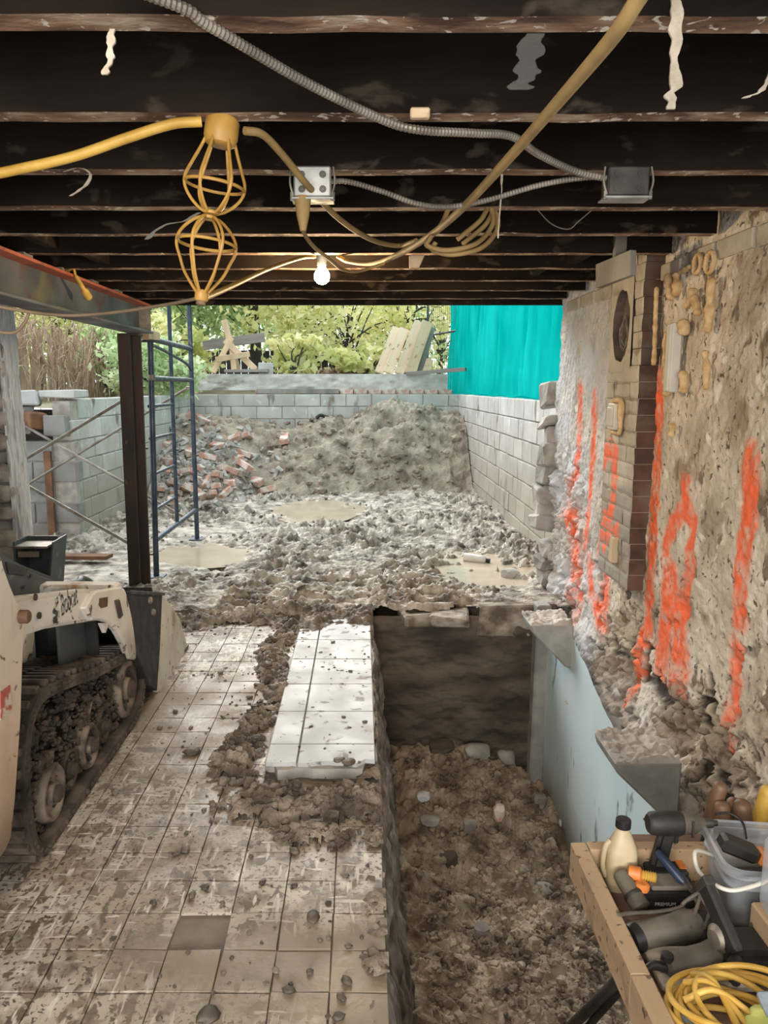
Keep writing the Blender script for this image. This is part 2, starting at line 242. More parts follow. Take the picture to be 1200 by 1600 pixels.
# ------------------------------------------------------------------ mesh building
ORG = {}
class MB:
    def __init__(s): s.v = []; s.f = []; s.m = []; s.k = 0
    def add(s, V, Fs):
        n = len(s.v); s.v += [tuple(v) for v in V]; s.f += [tuple(i+n for i in f) for f in Fs]; s.m += [s.k]*len(Fs); return s
    def box(s, c, d, rot=None):
        x, y, z = d[0]/2, d[1]/2, d[2]/2; c = Vector(c)
        V = [Vector(p) for p in ((-x,-y,-z),(x,-y,-z),(x,y,-z),(-x,y,-z),(-x,-y,z),(x,-y,z),(x,y,z),(-x,y,z))]
        if rot is not None: V = [rot @ v for v in V]
        return s.add([c+v for v in V], [(0,3,2,1),(4,5,6,7),(0,1,5,4),(1,2,6,5),(2,3,7,6),(3,0,4,7)])
    def bar(s, p0, p1, w, h, up=(0, 0, 1)):
        p0 = Vector(p0); p1 = Vector(p1); d = (p1-p0).normalized(); u = Vector(up); a = d.cross(u)
        if a.length < 1e-4: a = d.cross(Vector((0, 1, 0)))
        a.normalize(); u = a.cross(d)
        V = [p + a*x*w/2 + u*y*h/2 for p in (p0, p1) for x, y in ((-1,-1),(1,-1),(1,1),(-1,1))]
        return s.add(V, [(0,1,2,3),(7,6,5,4),(0,4,5,1),(1,5,6,2),(2,6,7,3),(3,7,4,0)])
    def tube(s, pts, r, n=8, closed=False, caps=True):
        P = [Vector(p) for p in pts]; N = len(P)
        rr = r if isinstance(r, (list, tuple, np.ndarray)) else [r]*N
        T = []
        for i in range(N):
            a = P[(i-1) % N] if closed or i > 0 else P[i]; b = P[(i+1) % N] if closed or i < N-1 else P[i]
            d = b-a; T.append(d.normalized() if d.length > 1e-9 else Vector((0, 0, 1)))
        u = T[0].orthogonal().normalized(); V = []
        for i in range(N):
            if i:
                q = T[i-1].rotation_difference(T[i]); u = (q @ u); u = (u - T[i]*u.dot(T[i])).normalized()
            w = T[i].cross(u)
            for k in range(n):
                a = 2*math.pi*k/n; V.append(P[i] + (u*math.cos(a)+w*math.sin(a))*rr[i])
        Fs = []
        for i in range(N if closed else N-1):
            for k in range(n):
                a = i*n+k; b = i*n+(k+1) % n; c = ((i+1) % N)*n+(k+1) % n; d = ((i+1) % N)*n+k
                Fs.append((a, b, c, d))
        if caps and not closed: Fs += [tuple(range(n))[::-1], tuple(range((N-1)*n, N*n))]
        return s.add(V, Fs)
    def cyl(s, p0, p1, r, n=12, r1=None): return s.tube([p0, p1], [r, r if r1 is None else r1], n)
    def prism(s, poly, off):
        off = Vector(off); n = len(poly); P = [Vector(p) for p in poly]
        nr = Vector((0, 0, 0))
        for i in range(n): nr += P[i].cross(P[(i+1) % n])
        a = list(range(n)); b = list(range(n, 2*n))
        if nr.dot(off) > 0: top, bot, fl = b, a[::-1], False
        else: top, bot, fl = b[::-1], a, True
        S = [(i, (i+1) % n, n+(i+1) % n, n+i) for i in range(n)]
        if fl: S = [f[::-1] for f in S]
        return s.add(P+[p+off for p in P], [tuple(top), tuple(bot)]+S)
    def lathe(s, prof, c, n=20, rot=None, cap=True):
        V = []; c = Vector(c)
        for r, z in prof:
            for k in range(n):
                a = 2*math.pi*k/n; v = Vector((r*math.cos(a), r*math.sin(a), z)); V.append(c + (rot @ v if rot is not None else v))
        m_ = len(prof); Fs = [(i*n+k, i*n+(k+1) % n, (i+1)*n+(k+1) % n, (i+1)*n+k) for i in range(m_-1) for k in range(n)]
        if cap: Fs += [tuple(range(n))[::-1], tuple(range((m_-1)*n, m_*n))]
        return s.add(V, Fs)
    def lump(s, c, d, seed=0, amp=.25, sub=2, flat=None, rot=None):
        V, Fs = ico(sub); rng = np.random.RandomState(seed)
        off = rng.rand(3)*50
        A = 1 + amp*2*fbm(V[:, 0]*1.6+off[0]+V[:, 2], V[:, 1]*1.6+off[1]-V[:, 2]*.7, seed % 97, 3)
        P = V*A[:, None]
        if flat: P = np.clip(P, -flat, flat)
        P = P*np.array(d)/1.0
        q = rot or Quaternion(Vector(rng.randn(3)).normalized(), rng.rand()*6.28).to_matrix() if rot is not False else Matrix.Identity(3)
        P = P @ np.array(q).T
        return s.add([tuple(p) for p in P + np.array(c)], Fs)
    def build(s, name, material, parent=None, bevel=0, smooth=None, local=False, seg=1):
        me = bpy.data.meshes.new(name); o0 = Vector((0, 0, 0))
        if parent is not None and not local: o0 = ORG.get(parent.name, o0)
        me.from_pydata([Vector(v)-o0 for v in s.v], [], s.f)
        for mm in (material if isinstance(material, (list, tuple)) else [material]): me.materials.append(mm)
        if len(me.materials) > 1: me.polygons.foreach_set('material_index', s.m)
        me.update()
        if bevel:
            bm = bmesh.new(); bm.from_mesh(me); bmesh.ops.remove_doubles(bm, verts=bm.verts, dist=1e-5)
            es = [e for e in bm.edges if len(e.link_faces) == 2 and e.calc_face_angle(0) > R(35)]
            bmesh.ops.bevel(bm, geom=es, offset=bevel, segments=seg, affect='EDGES', clamp_overlap=True); bm.to_mesh(me); bm.free()
        if smooth is not None:
            me.polygons.foreach_set('use_smooth', [True]*len(me.polygons)); me.set_sharp_from_angle(angle=R(smooth))
        return link(name, me, parent, o0)
def link(name, me, parent=None, o0=Vector((0, 0, 0))):
    o = bpy.data.objects.new(name, me); C.objects.link(o)
    if parent is not None: o.parent = parent; ORG[o.name] = o0
    else: ORG[o.name] = Vector((0, 0, 0))
    return o
_ico = {}
def ico(sub):
    if sub not in _ico:
        bm = bmesh.new(); bmesh.ops.create_icosphere(bm, subdivisions=sub, radius=1); bm.verts.ensure_lookup_table()
        _ico[sub] = (np.array([v.co[:] for v in bm.verts]), [tuple(v.index for v in f.verts) for f in bm.faces]); bm.free()
    return _ico[sub]
def npmesh(name, V, Fs, material, parent=None, smooth=True, attrs=None):
    V = np.asarray(V, np.float32); Fs = np.asarray(Fs, np.int32); k = Fs.shape[1]
    o0 = ORG.get(parent.name, Vector((0, 0, 0))) if parent is not None else Vector((0, 0, 0))
    V = V - np.array(o0, np.float32)
    me = bpy.data.meshes.new(name); me.vertices.add(len(V)); me.vertices.foreach_set('co', V.ravel())
    me.loops.add(Fs.size); me.loops.foreach_set('vertex_index', Fs.ravel()); me.polygons.add(len(Fs))
    me.polygons.foreach_set('loop_start', np.arange(0, Fs.size, k, dtype=np.int32))
    me.polygons.foreach_set('use_smooth', np.full(len(Fs), smooth)); me.update(calc_edges=True)
    for a, val in (attrs or {}).items():
        at = me.attributes.new(a, 'FLOAT', 'POINT'); at.data.foreach_set('value', np.asarray(val, np.float32))
    me.materials.append(material)
    return link(name, me, parent, o0)
def grid(name, P, material, parent=None, keep=None, attrs=None, smooth=True, flip=False):
    """P: (n, m, 3) array of points"""
    n, m_, _ = P.shape; idx = np.arange(n*m_).reshape(n, m_)
    Fs = np.stack([idx[:-1, :-1], idx[1:, :-1], idx[1:, 1:], idx[:-1, 1:]], -1).reshape(-1, 4)
    if keep is not None: Fs = Fs[(keep[:-1, :-1] & keep[1:, :-1] & keep[1:, 1:] & keep[:-1, 1:]).ravel()]
    if flip: Fs = Fs[:, ::-1]
    V = P.reshape(-1, 3); A = {k: np.asarray(v).ravel() for k, v in (attrs or {}).items()}
    used = np.unique(Fs); mp = np.full(n*m_, -1); mp[used] = np.arange(len(used))
    return npmesh(name, V[used], mp[Fs], material, parent, smooth, {k: v[used] for k, v in A.items()})
def scatter(name, pts, sizes, material, parent=None, seed=1, sub=1, amp=.3, squash=.7, box=False):
    """many small lumps joined into one mesh (stuff)"""
    rng = np.random.RandomState(seed); T = []
    for k in range(8):
        if box:
            V = np.array([(x, y, z) for x in (-1, 1) for y in (-1, 1) for z in (-1, 1)], float)*np.array([1, .5, .33])*(1 + .15*rng.randn(8, 3))
            Fq = np.array([(0,1,3),(0,3,2),(4,6,7),(4,7,5),(0,4,5),(0,5,1),(2,3,7),(2,7,6),(0,2,6),(0,6,4),(1,5,7),(1,7,3)]); T.append((V, Fq)); continue
        V, Fs = ico(sub); A = 1 + amp*2*fbm(V[:, 0]*1.7+k*9+V[:, 2], V[:, 1]*1.7-V[:, 2]*.8, k, 3); T.append((V*A[:, None]*np.array([1, 1, squash]), np.array(Fs)))
    VV = []; FF = []; n = 0
    for i, p in enumerate(pts):
        V, Fs = T[i % 8]; q = np.array(Quaternion(Vector(rng.randn(3)).normalized(), rng.rand()*(6.28 if box else 1.2)).to_matrix() @ Matrix.Rotation(rng.rand()*6.28, 3, 'Z'))
        P = (V*sizes[i]*(1+.35*(rng.rand(3)-.5))) @ q.T + np.array(p)
        VV.append(P); FF.append(Fs + n); n += len(V)
    return npmesh(name, np.concatenate(VV), np.concatenate(FF), material, parent, False if sub < 2 else True)
def spline(pts, per=8, closed=False):
    P = [Vector(p) for p in pts]; n = len(P); out = []
    for i in range(n if closed else n-1):
        p0 = P[i-1] if (i > 0 or closed) else P[i]*2-P[i+1]; p1 = P[i]; p2 = P[(i+1) % n]; p3 = P[(i+2) % n] if (i+2 < n or closed) else P[-1]*2-P[-2]
        for k in range(per):
            t = k/per; out.append(.5*((2*p1)+(p2-p0)*t+(2*p0-5*p1+4*p2-p3)*t*t+(3*p1-p0-3*p2+p3)*t**3))
    if not closed: out.append(P[-1])
    return out
def resample(pts, step):
    P = [Vector(p) for p in pts]; out = [P[0]]; acc = 0
    for a, b in zip(P[:-1], P[1:]):
        L_ = (b-a).length
        if L_ < 1e-9: continue
        t = step-acc
        while t <= L_: out.append(a.lerp(b, t/L_)); t += step
        acc = (acc+L_) % step
    return out
def tag(o, label, cat, group=None, kind=None):
    o['label'] = label; o['category'] = cat
    if group: o['group'] = group
    if kind: o['kind'] = kind
    return o
def thing(name, label, cat, loc=(0, 0, 0), group=None):
    o = bpy.data.objects.new(name, None); C.objects.link(o); o.location = loc; o.empty_display_size = .1
    ORG[o.name] = Vector(loc); return tag(o, label, cat, group)
def struct(o, label=None, cat=None):
    o['kind'] = 'structure'
    if label: o['label'] = label
    if cat: o['category'] = cat
    return o
def copy_tree(o, parent=None):
    c = o.copy(); C.objects.link(c)
    if parent is not None: c.parent = parent
    for ch in o.children: copy_tree(ch, c)
    return c
def boxmesh(name, d, material, bevel=.004, jit=0, seed=0):
    b = MB().box((0, 0, 0), d); rng = random.Random(seed)
    if jit: b.v = [tuple(c + rng.uniform(-jit, jit) for c in v) for v in b.v]
    me = bpy.data.meshes.new(name); me.from_pydata(b.v, [], b.f); me.materials.append(material)
    if bevel:
        bm = bmesh.new(); bm.from_mesh(me); bmesh.ops.bevel(bm, geom=bm.edges[:], offset=bevel, segments=1, affect='EDGES'); bm.to_mesh(me); bm.free()
    return me
def piece(name, me, parent, loc, rot=None):
    o = bpy.data.objects.new(name, me); C.objects.link(o); o.parent = parent; o.location = Vector(loc) - ORG.get(parent.name, Vector((0, 0, 0)))
    if rot: o.rotation_euler = rot
    return o
def text(body, name, size, loc, rot, material, parent, ext=.0006):
    cu = bpy.data.curves.new(name, 'FONT'); cu.body = body; cu.size = size; cu.extrude = ext; cu.materials.append(material)
    t_ = bpy.data.objects.new(name+'_curve', cu); C.objects.link(t_); dg = bpy.context.evaluated_depsgraph_get(); me = bpy.data.meshes.new_from_object(t_.evaluated_get(dg)); bpy.data.objects.remove(t_)
    o = bpy.data.objects.new(name, me); C.objects.link(o); o.parent = parent; o.location = Vector(loc) - ORG.get(parent.name, Vector((0, 0, 0))); o.rotation_euler = rot; return o
def xrot(d, up='Z'): return Vector(d).to_track_quat('Z', 'Y').to_matrix()
# ================================================================== THE SETTING
ZC = 2.01          # underside of the joists
XE = .064          # right edge of the tiled floor (trench)
XR = 1.33          # face of the plastered right wall
XB = 1.17          # face of the formed concrete below it
TS = .1425         # small tile
# ---- floor bed and tiles
fl = MB().box(((-3.0+XE)/2, 1.35, -.079), (3.0+XE, 6.5, .14)).build('floor', M['grout']); struct(fl, 'muddy concrete floor of the cellar laid with small pale square tiles')
SX0, SX1, SY0, SY1, SZ = -.372, XE-.004, 2.70, 4.62, .045      # the raised, cleaner strip of slab
tmeshes = [boxmesh('tile', (TS-.0035, TS-.0035, .014), M['tile'], .001, .0014, k) for k in range(6)]
rt = random.Random(3)
missing = pt(312, 1455, Z=0)
for i in range(0, 9):
    for j in range(0, 24):
        x = XE - TS*(i+.5); y = 1.654 - .1425 + TS*(j+.5)
        if y > 4.75: continue
        if y < 1.45 or (x < -1.15 and y < 3.55): continue
        if x > SX0-.05 and y > SY0-.22: continue
        if abs(x-missing.x) < TS/2 and abs(y-missing.y) < TS/2: continue
        o = piece('tile', tmeshes[rt.randrange(6)], fl, (x, y, -.007 + rt.uniform(-.002, .0012)), (rt.uniform(-.006, .006), rt.uniform(-.006, .006), rt.uniform(-.008, .008)))
# raised slab: rough concrete body with broken front, then large washed tiles
n1, n2 = 60, 14
sl = MB()
ys = np.linspace(SY0, SY1, 120); xs = np.linspace(SX0, SX1, 40)
b = MB()
front = [(x, SY0 + .03*float(fbm(x*9, 0, 3)) + (.10 if x > SX1-.04 else 0) + (.06 if x < SX0+.05 else 0)) for x in np.linspace(SX0, SX1, 24)]
poly = [(x, y, -.01) for x, y in front] + [(SX1 + .015*float(fbm(y*7, 1, 4)), y, -.01) for y in np.linspace(SY0+.16, SY1, 20)] + [(SX0 + .02*float(fbm(y*7, 5, 4)), y, -.01) for y in np.linspace(SY1, SY0+.1, 20)]
b.prism(poly, (0, 0, SZ-.004)).build('raised_slab', M['concrete'], fl)
xl = -.245; s2 = .285
yl = [pt(600, v, Z=SZ).y for v in (1213, 1163, 1112, 1069, 1030, 1000, 978)]; yl[0] = SY0+.015; yl[-1] = SY1-.01
for j in range(len(yl)-1):
    for x0, x1 in ((SX0+.005, xl), (xl, SX1-.006)):
        bb = MB(); y0, y1 = yl[j]+.003, yl[j+1]-.003
        if j == 0:
            k = 9; fr = [(x, y0 + .022*float(fbm(x*14, 2, 8)) + (.03 if x > SX1-.05 else 0)) for x in np.linspace(x0+.003, x1-.003, k)]
            bb.prism([(x, y, SZ-.016) for x, y in fr] + [(x1-.003, y1, SZ-.016), (x0+.003, y1, SZ-.016)], (0, 0, .018 + rt.uniform(-.001, .001)))
        else: bb.box(((x0+x1)/2, (y0+y1)/2, SZ-.007+rt.uniform(-.001, .001)), (x1-x0-.006, y1-y0, .018))
        bb.build('tile', M['slabtile'], fl, bevel=.002)
# mud lying on the floor (track print, spill in front of the raised slab, smears)
def floor_mud(x, y):
    trk = np.exp(-((x + .45 + .04*np.sin(y*5))/.085)**2)*sstep(y, 2.3, 2.75)
    spill = np.exp(-((y-2.50)/.115)**2)*sstep(x, -.62, -.40)
    spill2 = np.exp(-((y-2.30)/.08)**2)*sstep(x, -.36, -.22)*.55
    edge = np.exp(-((x-XE+.02)/.06)**2)*.35*(fbm(y*5, x, 31) > .05)
    end = sstep(y + .09*fbm(x*4, 3, 6) + .18*np.exp(-((x+.32)/.10)**2) - .05*(x < -.55), 4.36, 4.66)
    h = .045*np.maximum.reduce([trk*.85, spill, spill2, edge, end*1.15])
    d1, d2, cid = worley(x*26, y*26, 4); d3, d4, c2 = worley(x*60, y*60, 5)
    lum = (1-np.clip(d1*1.5, 0, 1)**2)*.016*(cid > .45) + (1-np.clip(d3*1.5, 0, 1)**2)*.008*(c2 > .35) + .028*(fbm(x*22, y*30, 51, 5, .62))
    rut = .008*np.sin(y*2*np.pi/.075 + 2*fbm(x*5, y*2, 2))*trk
    z = h*(.75+.9*fbm(x*8, y*8, 12)) + lum*np.clip(h/.022, 0, 1) + rut - .016 + .008*fbm(x*30, y*30, 7, 3)
    return z
xs = np.arange(-1.3, XE+.01, .010); ys = np.arange(1.5, 4.75, .010)
XX, YY = np.meshgrid(xs, ys, indexing='ij'); ZZ = floor_mud(XX, YY)
ZZ = np.where((XX > SX0) & (YY > SY0), ZZ + np.where(YY > 4.3, SZ, .008), ZZ)
o = grid('mud_smears', np.stack([XX, YY, ZZ], -1), M['floormud'], keep=ZZ > -.004); tag(o, 'dark lumpy mud trodden over the tiled floor around the raised slab', 'mud', kind='stuff')
# ---- trench
def bankx(y, s):      # s from 0 (floor level) to 1 (bottom)
    return XE - .006 + .17*s**.9 + .035*fbm(y*4, s*5, 9) *sstep(s, .0, .08) + .03*fbm(y*13, s*14, 19)*sstep(s, .0, .1)
ys = np.arange(1.2, 4.80, .012); ss = np.linspace(0, 1, 70)
YY, SS = np.meshgrid(ys, ss, indexing='ij')
P = np.stack([bankx(YY, SS), YY, -.004 - 1.35*SS + .012*fbm(YY*9, SS*3, 77)], -1)
P[:, 0, 2] = -.004
o = grid('wall_trench_left', P, M['brokencon'], flip=True); struct(o)
def soilz(x, y):
    d1, d2, c = worley(x*9, y*9, 2); e1, e2, c2 = worley(x*22+.3, y*22, 3); g1, g2, c3 = worley(x*48, y*48, 8)
    big = (1-np.clip(d1*1.35, 0, 1)**2)*.05*c**1.5 + (1-np.clip(e1*1.35, 0, 1)**2)*.026*c2 + (1-np.clip(g1*1.4, 0, 1)**2)*.010*c3 + .055*fbm(x*11, y*11, 61, 6, .62)
    base = -1.06 + .20*sstep(y, 4.0, 4.75)*sstep(.95-np.abs(x-.5), .1, .8) + .10*fbm(x*1.5, y*1.5, 4) - .05*sstep(x, .8, 1.15)
    return base + big*(.55+.45*sstep(y, 2.6, 3.4)) + .02*fbm(x*25, y*25, 3)
xs = np.arange(.02, 1.22, .0095); ys = np.arange(1.2, 4.80, .0095)
XX, YY = np.meshgrid(xs, ys, indexing='ij')
o = grid('ground_trench', np.stack([XX, YY, soilz(XX, YY)], -1), M['soil']); struct(o, 'loose lumpy brown soil on the bottom of the trench')
xs = np.linspace(XE-.02, 1.20, 110); zs = np.linspace(-1.25, .01, 110); XX, ZZ = np.meshgrid(xs, zs, indexing='ij')
YY = 4.72 + .035*fbm(XX*4, ZZ*9, 5) + .02*fbm(XX*16, ZZ*30, 6) - .05*sstep(-ZZ, .9, 1.2)
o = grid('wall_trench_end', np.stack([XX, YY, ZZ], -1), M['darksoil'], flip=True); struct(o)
nb = MB().box((.66, .55, -.68), (1.30, 1.5, 1.35)).build('floor_near', M['grout']); struct(nb)
# formed, bluish concrete underpinning with its slanting top
ys = np.linspace(1.2, 4.72, 180); ts = np.linspace(0, 1, 60); YY, TT = np.meshgrid(ys, ts, indexing='ij')
top = np.interp(YY, [1.2, 2.6, 2.93, 3.44, 4.15, 4.75], [-.28, -.24, -.16, -.10, .08, .10]) + .03*fbm(YY*6, 0*YY, 3)
ZZ = -1.35 + (top+1.35)*TT
XX = XB + .006*fbm(YY*2, ZZ*2, 8) + .012*np.maximum(0, np.sin(YY*3.1+1.2))**14
o = grid('wall_underpinning', np.stack([XX, YY, ZZ], -1), M['blue'], flip=False); struct(o, 'smooth pale blue formed concrete wall below the plastered stone wall')
MB().box((XB+.11, 2.96, -.75), (.19, 3.5, 1.15)).build('core', M['haunch'], o)
for (y0, y1, zt, zb, xl_, nm) in ((4.14, 4.40, .135, -.115, .945, 0), (2.66, 2.93, .075, -.17, .94, 1)):
    bb = MB(); bb.prism([(xl_, y0, zt), (xl_+.012, y0, zt-.045), (XB-.015, y0, zb), (XB+.02, y0, zb), (XB+.02, y0, zt)], (0, y1-y0, 0))
    h = bb.build('haunch', M['haunch'], o, bevel=.008)
    P_ = []
    xs = np.linspace(xl_+.004, XB+.012, 40); yy = np.linspace(y0+.004, y1, 40); A, B_ = np.meshgrid(xs, yy, indexing='ij')
    Zr = zt + .006 + .012*sstep(A, xl_+.1, XB) + .022*fbm(A*14, B_*14, 5) + .02*fbm(A*40, B_*40, 6)
    Zr[0, :] = zt-.004; Zr[:, 0] = zt-.004
    grid('rough_top', np.stack([A, B_, Zr], -1), M['stone'], h)
# end return of the underpinning and concrete lip at the far end of the trench
bb = MB().box((1.135, 4.68, -.52), (.09, .10, 1.25)); bb.v = [(x+.02*vnoise(z*7, y*9, 3), y, z) for x, y, z in bb.v]; struct(bb.build('trim_1', M['haunch'], bevel=.01))
# ---- right wall: displaced plaster over stone
def strokes_mask(Y, Z, strokes, X):
    m = np.zeros(Y.shape)
    for pts, w, soft in strokes:
        q = [pt(a, b_, X=X) for a, b_ in pts]
        for a, b_ in zip(q[:-1], q[1:]):
            dy, dz = b_.y-a.y, b_.z-a.z; L2 = dy*dy+dz*dz+1e-9
            t = np.clip(((Y-a.y)*dy+(Z-a.z)*dz)/L2, 0, 1); d = np.hypot(Y-a.y-t*dy, (Z-a.z-t*dz))
            d = d + .03*fbm(Y*22, Z*14, 3)
            m = np.maximum(m, 1-sstep(d, w*(1-soft), w*(1+soft*.6)))
    return m
SP = [([(1163,712),(1166,760),(1158,830),(1150,900),(1148,968)], .058, .4), ([(1140,1010),(1138,1080),(1130,1168)], .045, .8),
      ([(1062,755),(1061,790),(1042,822),(1034,845)], .045, .4), ([(1062,785),(1072,815),(1070,880),(1058,960),(1046,1040)], .05, .4), ([(1040,905),(1036,960),(1024,1040)], .085, .5), ([(1040,830),(1034,855)], .055, .4),
      ([(1045,930),(1056,1030),(1050,1055)], .09, .6),
      ([(1021,590),(1019,700),(1014,850),(1009,930),(1006,985)], .055, .3), ([(998,990),(992,1040),(985,1095)], .045, .7),
      ([(902,610),(900,700),(886,800)], .055, .9), ([(924,620),(922,700),(914,790),(908,850)], .05, .8), ([(886,780),(892,850),(893,930)], .15, .9), ([(935,860),(940,930),(930,965)], .085, .7), ([(915,880),(917,920)], .07, .9), ([(925,955),(935,970)], .09, .8)]
def wallx(Y, Z):
    low = sstep(-Z + .22*fbm(Y*2.2, Z*2.2, 5), -.55, -.10)          # plaster has fallen off below
    endst = sstep(Y + .15*fbm(Z*4, Y*3, 2), 4.3, 4.7)*sstep(-Z, -1.2, -.8)
    stone = np.clip(np.maximum(low*(fbm(Y*3, Z*3, 21) > -.12), endst*.9), 0, 1)
    d1, d2, c = worley(Y*5.5 + .5*fbm(Y*7, Z*7, 51), Z*9 + .8*fbm(Y*7, Z*7, 52), 7)
    st = np.clip((d2-d1)*5, 0, 1)*(.008+.036*c) - .028
    x = XR - .010*fbm(Y*4, Z*4, 1) - .007*fbm(Y*9+Z*4, Z*7+Y*7, 2, 5, .55) - .007*fbm(Y*45, Z*38, 3)
    x = x - stone*(st + .05*fbm(Y*10, Z*10, 4, 5, .6) + .012*fbm(Y*45, Z*45, 6))
    x = x - .13*sstep(-Z, -.12, .34) * (1 - .15*fbm(Y*5, Z*5, 5))      # flares out onto the underpinning
    return x, stone, c
ys = np.arange(1.15, 5.30, .0085); zs = np.arange(-.34, 2.2, .0085)
YY, ZZ = np.meshgrid(ys, zs, indexing='ij'); XX, stone, cc = wallx(YY, ZZ)
YY2 = YY.copy(); e = YY > 5.1; YY2 = np.where(e, 5.1 + (YY-5.1)*(1 + .9*fbm(ZZ*5, 0*ZZ, 4)), YY)
white = sstep(YY + .25*fbm(YY*3, ZZ*3, 8), 3.95, 4.35)*.85*np.clip(1.2-.6*sstep(-ZZ, -.2, .1), 0, 1)
white = np.maximum(white, .8*sstep(-ZZ + .2*fbm(YY*4, ZZ*4, 2), -.15, .12)*sstep(YY + .3*fbm(ZZ*4, YY*4, 9), 3.0, 3.5))
paint = strokes_mask(YY, ZZ, SP, XR-.02)*np.clip(.80 + .9*fbm(YY*30, ZZ*22, 40) - .5*stone*(fbm(YY*14, ZZ*14, 9) > .08), 0, 1)
tc = pt(1030, 715, X=XR); teal = .6*np.exp(-(((YY-tc.y)/.10)**2+((ZZ-tc.z)/.06)**2))*(fbm(YY*20, ZZ*20, 3) > -.05)
dark = sstep(fbm(YY*7, ZZ*9, 71, 4, .6), .28, .40)*sstep(-ZZ + .2*fbm(YY*3, ZZ*3, 5), -.75, -.2)
XX = XX + .03*dark
o = grid('wall_right', np.stack([XX, YY2, ZZ], -1), M['plaster'], flip=False,
    attrs={'paint': paint, 'dark': dark, 'stone': np.clip(stone*(.55+.9*fbm(YY*6, ZZ*6, 3)), 0, .85)*(1-.6*white), 'white': np.clip(white*(.75+.9*fbm(YY*5, ZZ*5, 13)), 0, 1), 'teal': teal})
wr = struct(o, 'rough plastered stone wall with orange spray paint marks and foam beads'); 
MB().box((XR+.24, 3.2, .95), (.30, 4.0, 2.5)).build('core', M['stone'], o)
# brick sill courses where the joists bear on the wall
for k in range(12):
    y0 = 1.5 + k*.30
    if y0 > 5.0: break
    b = MB().box((XR+.032, y0+.14, 1.955 + .01*rt.uniform(-1, 1)), (.09, .27, .07)); b.build('brick', M['pbrick'], wr, bevel=.006)
# painted brick chase casing (pilaster), brick by brick
SP2 = [([(943,722),(945,704),(954,697),(961,712),(959,765),(951,815),(944,850)], .05, .3), ([(944,828),(955,832),(965,832)], .04, .4), ([(938,835),(946,805)], .035, .5)]
PH = pt(970, 510, X=XR-.09)
pil = MB().box((XR-.031, 3.731, (.506+PH.z-.21)/2), (.100, .446, PH.z-.21-.506)).box((XR-.031, 3.731, (1.994+PH.z+.21)/2), (.100, .446, 1.994-PH.z-.21)).box((XR-.005, 3.731, PH.z), (.05, .446, .42)).build('trim_2', M['darkmortar']); struct(pil, 'narrow casing of painted brick standing out from the plastered wall')
def brick_mesh(y0, y1, z0, z1, x0, x1, sd):
    """front face (towards -X) as a fine patch carrying paint, other faces plain"""
    rr = np.random.RandomState(sd); ny = max(3, int((y1-y0)/.012)); nz = 6
    Yg, Zg = np.meshgrid(np.linspace(y0, y1, ny), np.linspace(z0, z1, nz), indexing='ij')
    d = .004*fbm(Yg*18, Zg*18, sd % 50) + rr.uniform(-.003, .003)
    edge = (Yg == y0) | (Yg == y1) | (Zg == z0) | (Zg == z1); Xg = x0 + d + np.where(edge, .004, 0)
    idx = np.arange(ny*nz).reshape(ny, nz); V = [tuple(v) for v in np.stack([Xg, Yg, Zg], -1).reshape(-1, 3)]
    Fs = [(int(idx[i, j]), int(idx[i, j+1]), int(idx[i+1, j+1]), int(idx[i+1, j])) for i in range(ny-1) for j in range(nz-1)]
    mi = [0]*len(Fs); n = len(V); V += [(x1, y0, z0), (x1, y1, z0), (x1, y1, z1), (x1, y0, z1)]
    a = [int(idx[0, j]) for j in range(nz)]; Fs.append(tuple([n, n+3] + a[::-1])); mi.append(1)
    a = [int(idx[-1, j]) for j in range(nz)]; Fs.append(tuple([n+2, n+1] + a)); mi.append(1)
    a = [int(idx[i, 0]) for i in range(ny)]; Fs.append(tuple([n+1, n] + a)); mi.append(0)
    a = [int(idx[i, -1]) for i in range(ny)]; Fs.append(tuple([n+3, n+2] + a[::-1])); mi.append(0)
    me = bpy.data.meshes.new('brick'); me.from_pydata(V, [], Fs); me.materials.append(M['pbrick']); me.materials.append(M['rbrick']); me.polygons.foreach_set('material_index', mi)
    Y_ = np.array([v[1] for v in V]); Z_ = np.array([v[2] for v in V])
    at = me.attributes.new('paint', 'FLOAT', 'POINT'); pm = strokes_mask(Y_, Z_, SP2, x0)*np.clip(.85+.8*fbm(Y_*25, Z_*25, 7), 0, 1); pm[n:] = 0; at.data.foreach_set('value', pm.astype(np.float32))
    at = me.attributes.new('grey', 'FLOAT', 'POINT'); g = (1-sstep(Z_ + .12*(Y_-3.5), .98, 1.02))*.8; at.data.foreach_set('value', g.astype(np.float32))
    me.update(); return me
sd = 0; hole = pt(970, 510, X=XR-.09)
for k in range(21):
    z0 = .505 + .0745*k
    if z0 > 2.0: break
    cuts = [3.505, 3.73, 3.955] if k % 2 else [3.505, 3.615, 3.845, 3.955]
    if abs(z0+.034-hole.z) < .19: cuts = [3.505, hole.y-.152, hole.y+.152, 3.955]
    for a, b_ in zip(cuts[:-1], cuts[1:]):
        if b_-a < .02: continue
        sd += 1; yc, zc = (a+b_)/2, z0+.034
        if abs(yc-hole.y) < .05 and abs(zc-hole.z) < .19: continue
        piece('brick', brick_mesh(a+.0012, b_-.0012, z0+.0012, z0+.0732, XR-.085, XR+.02, sd), pil, (0, 0, 0))
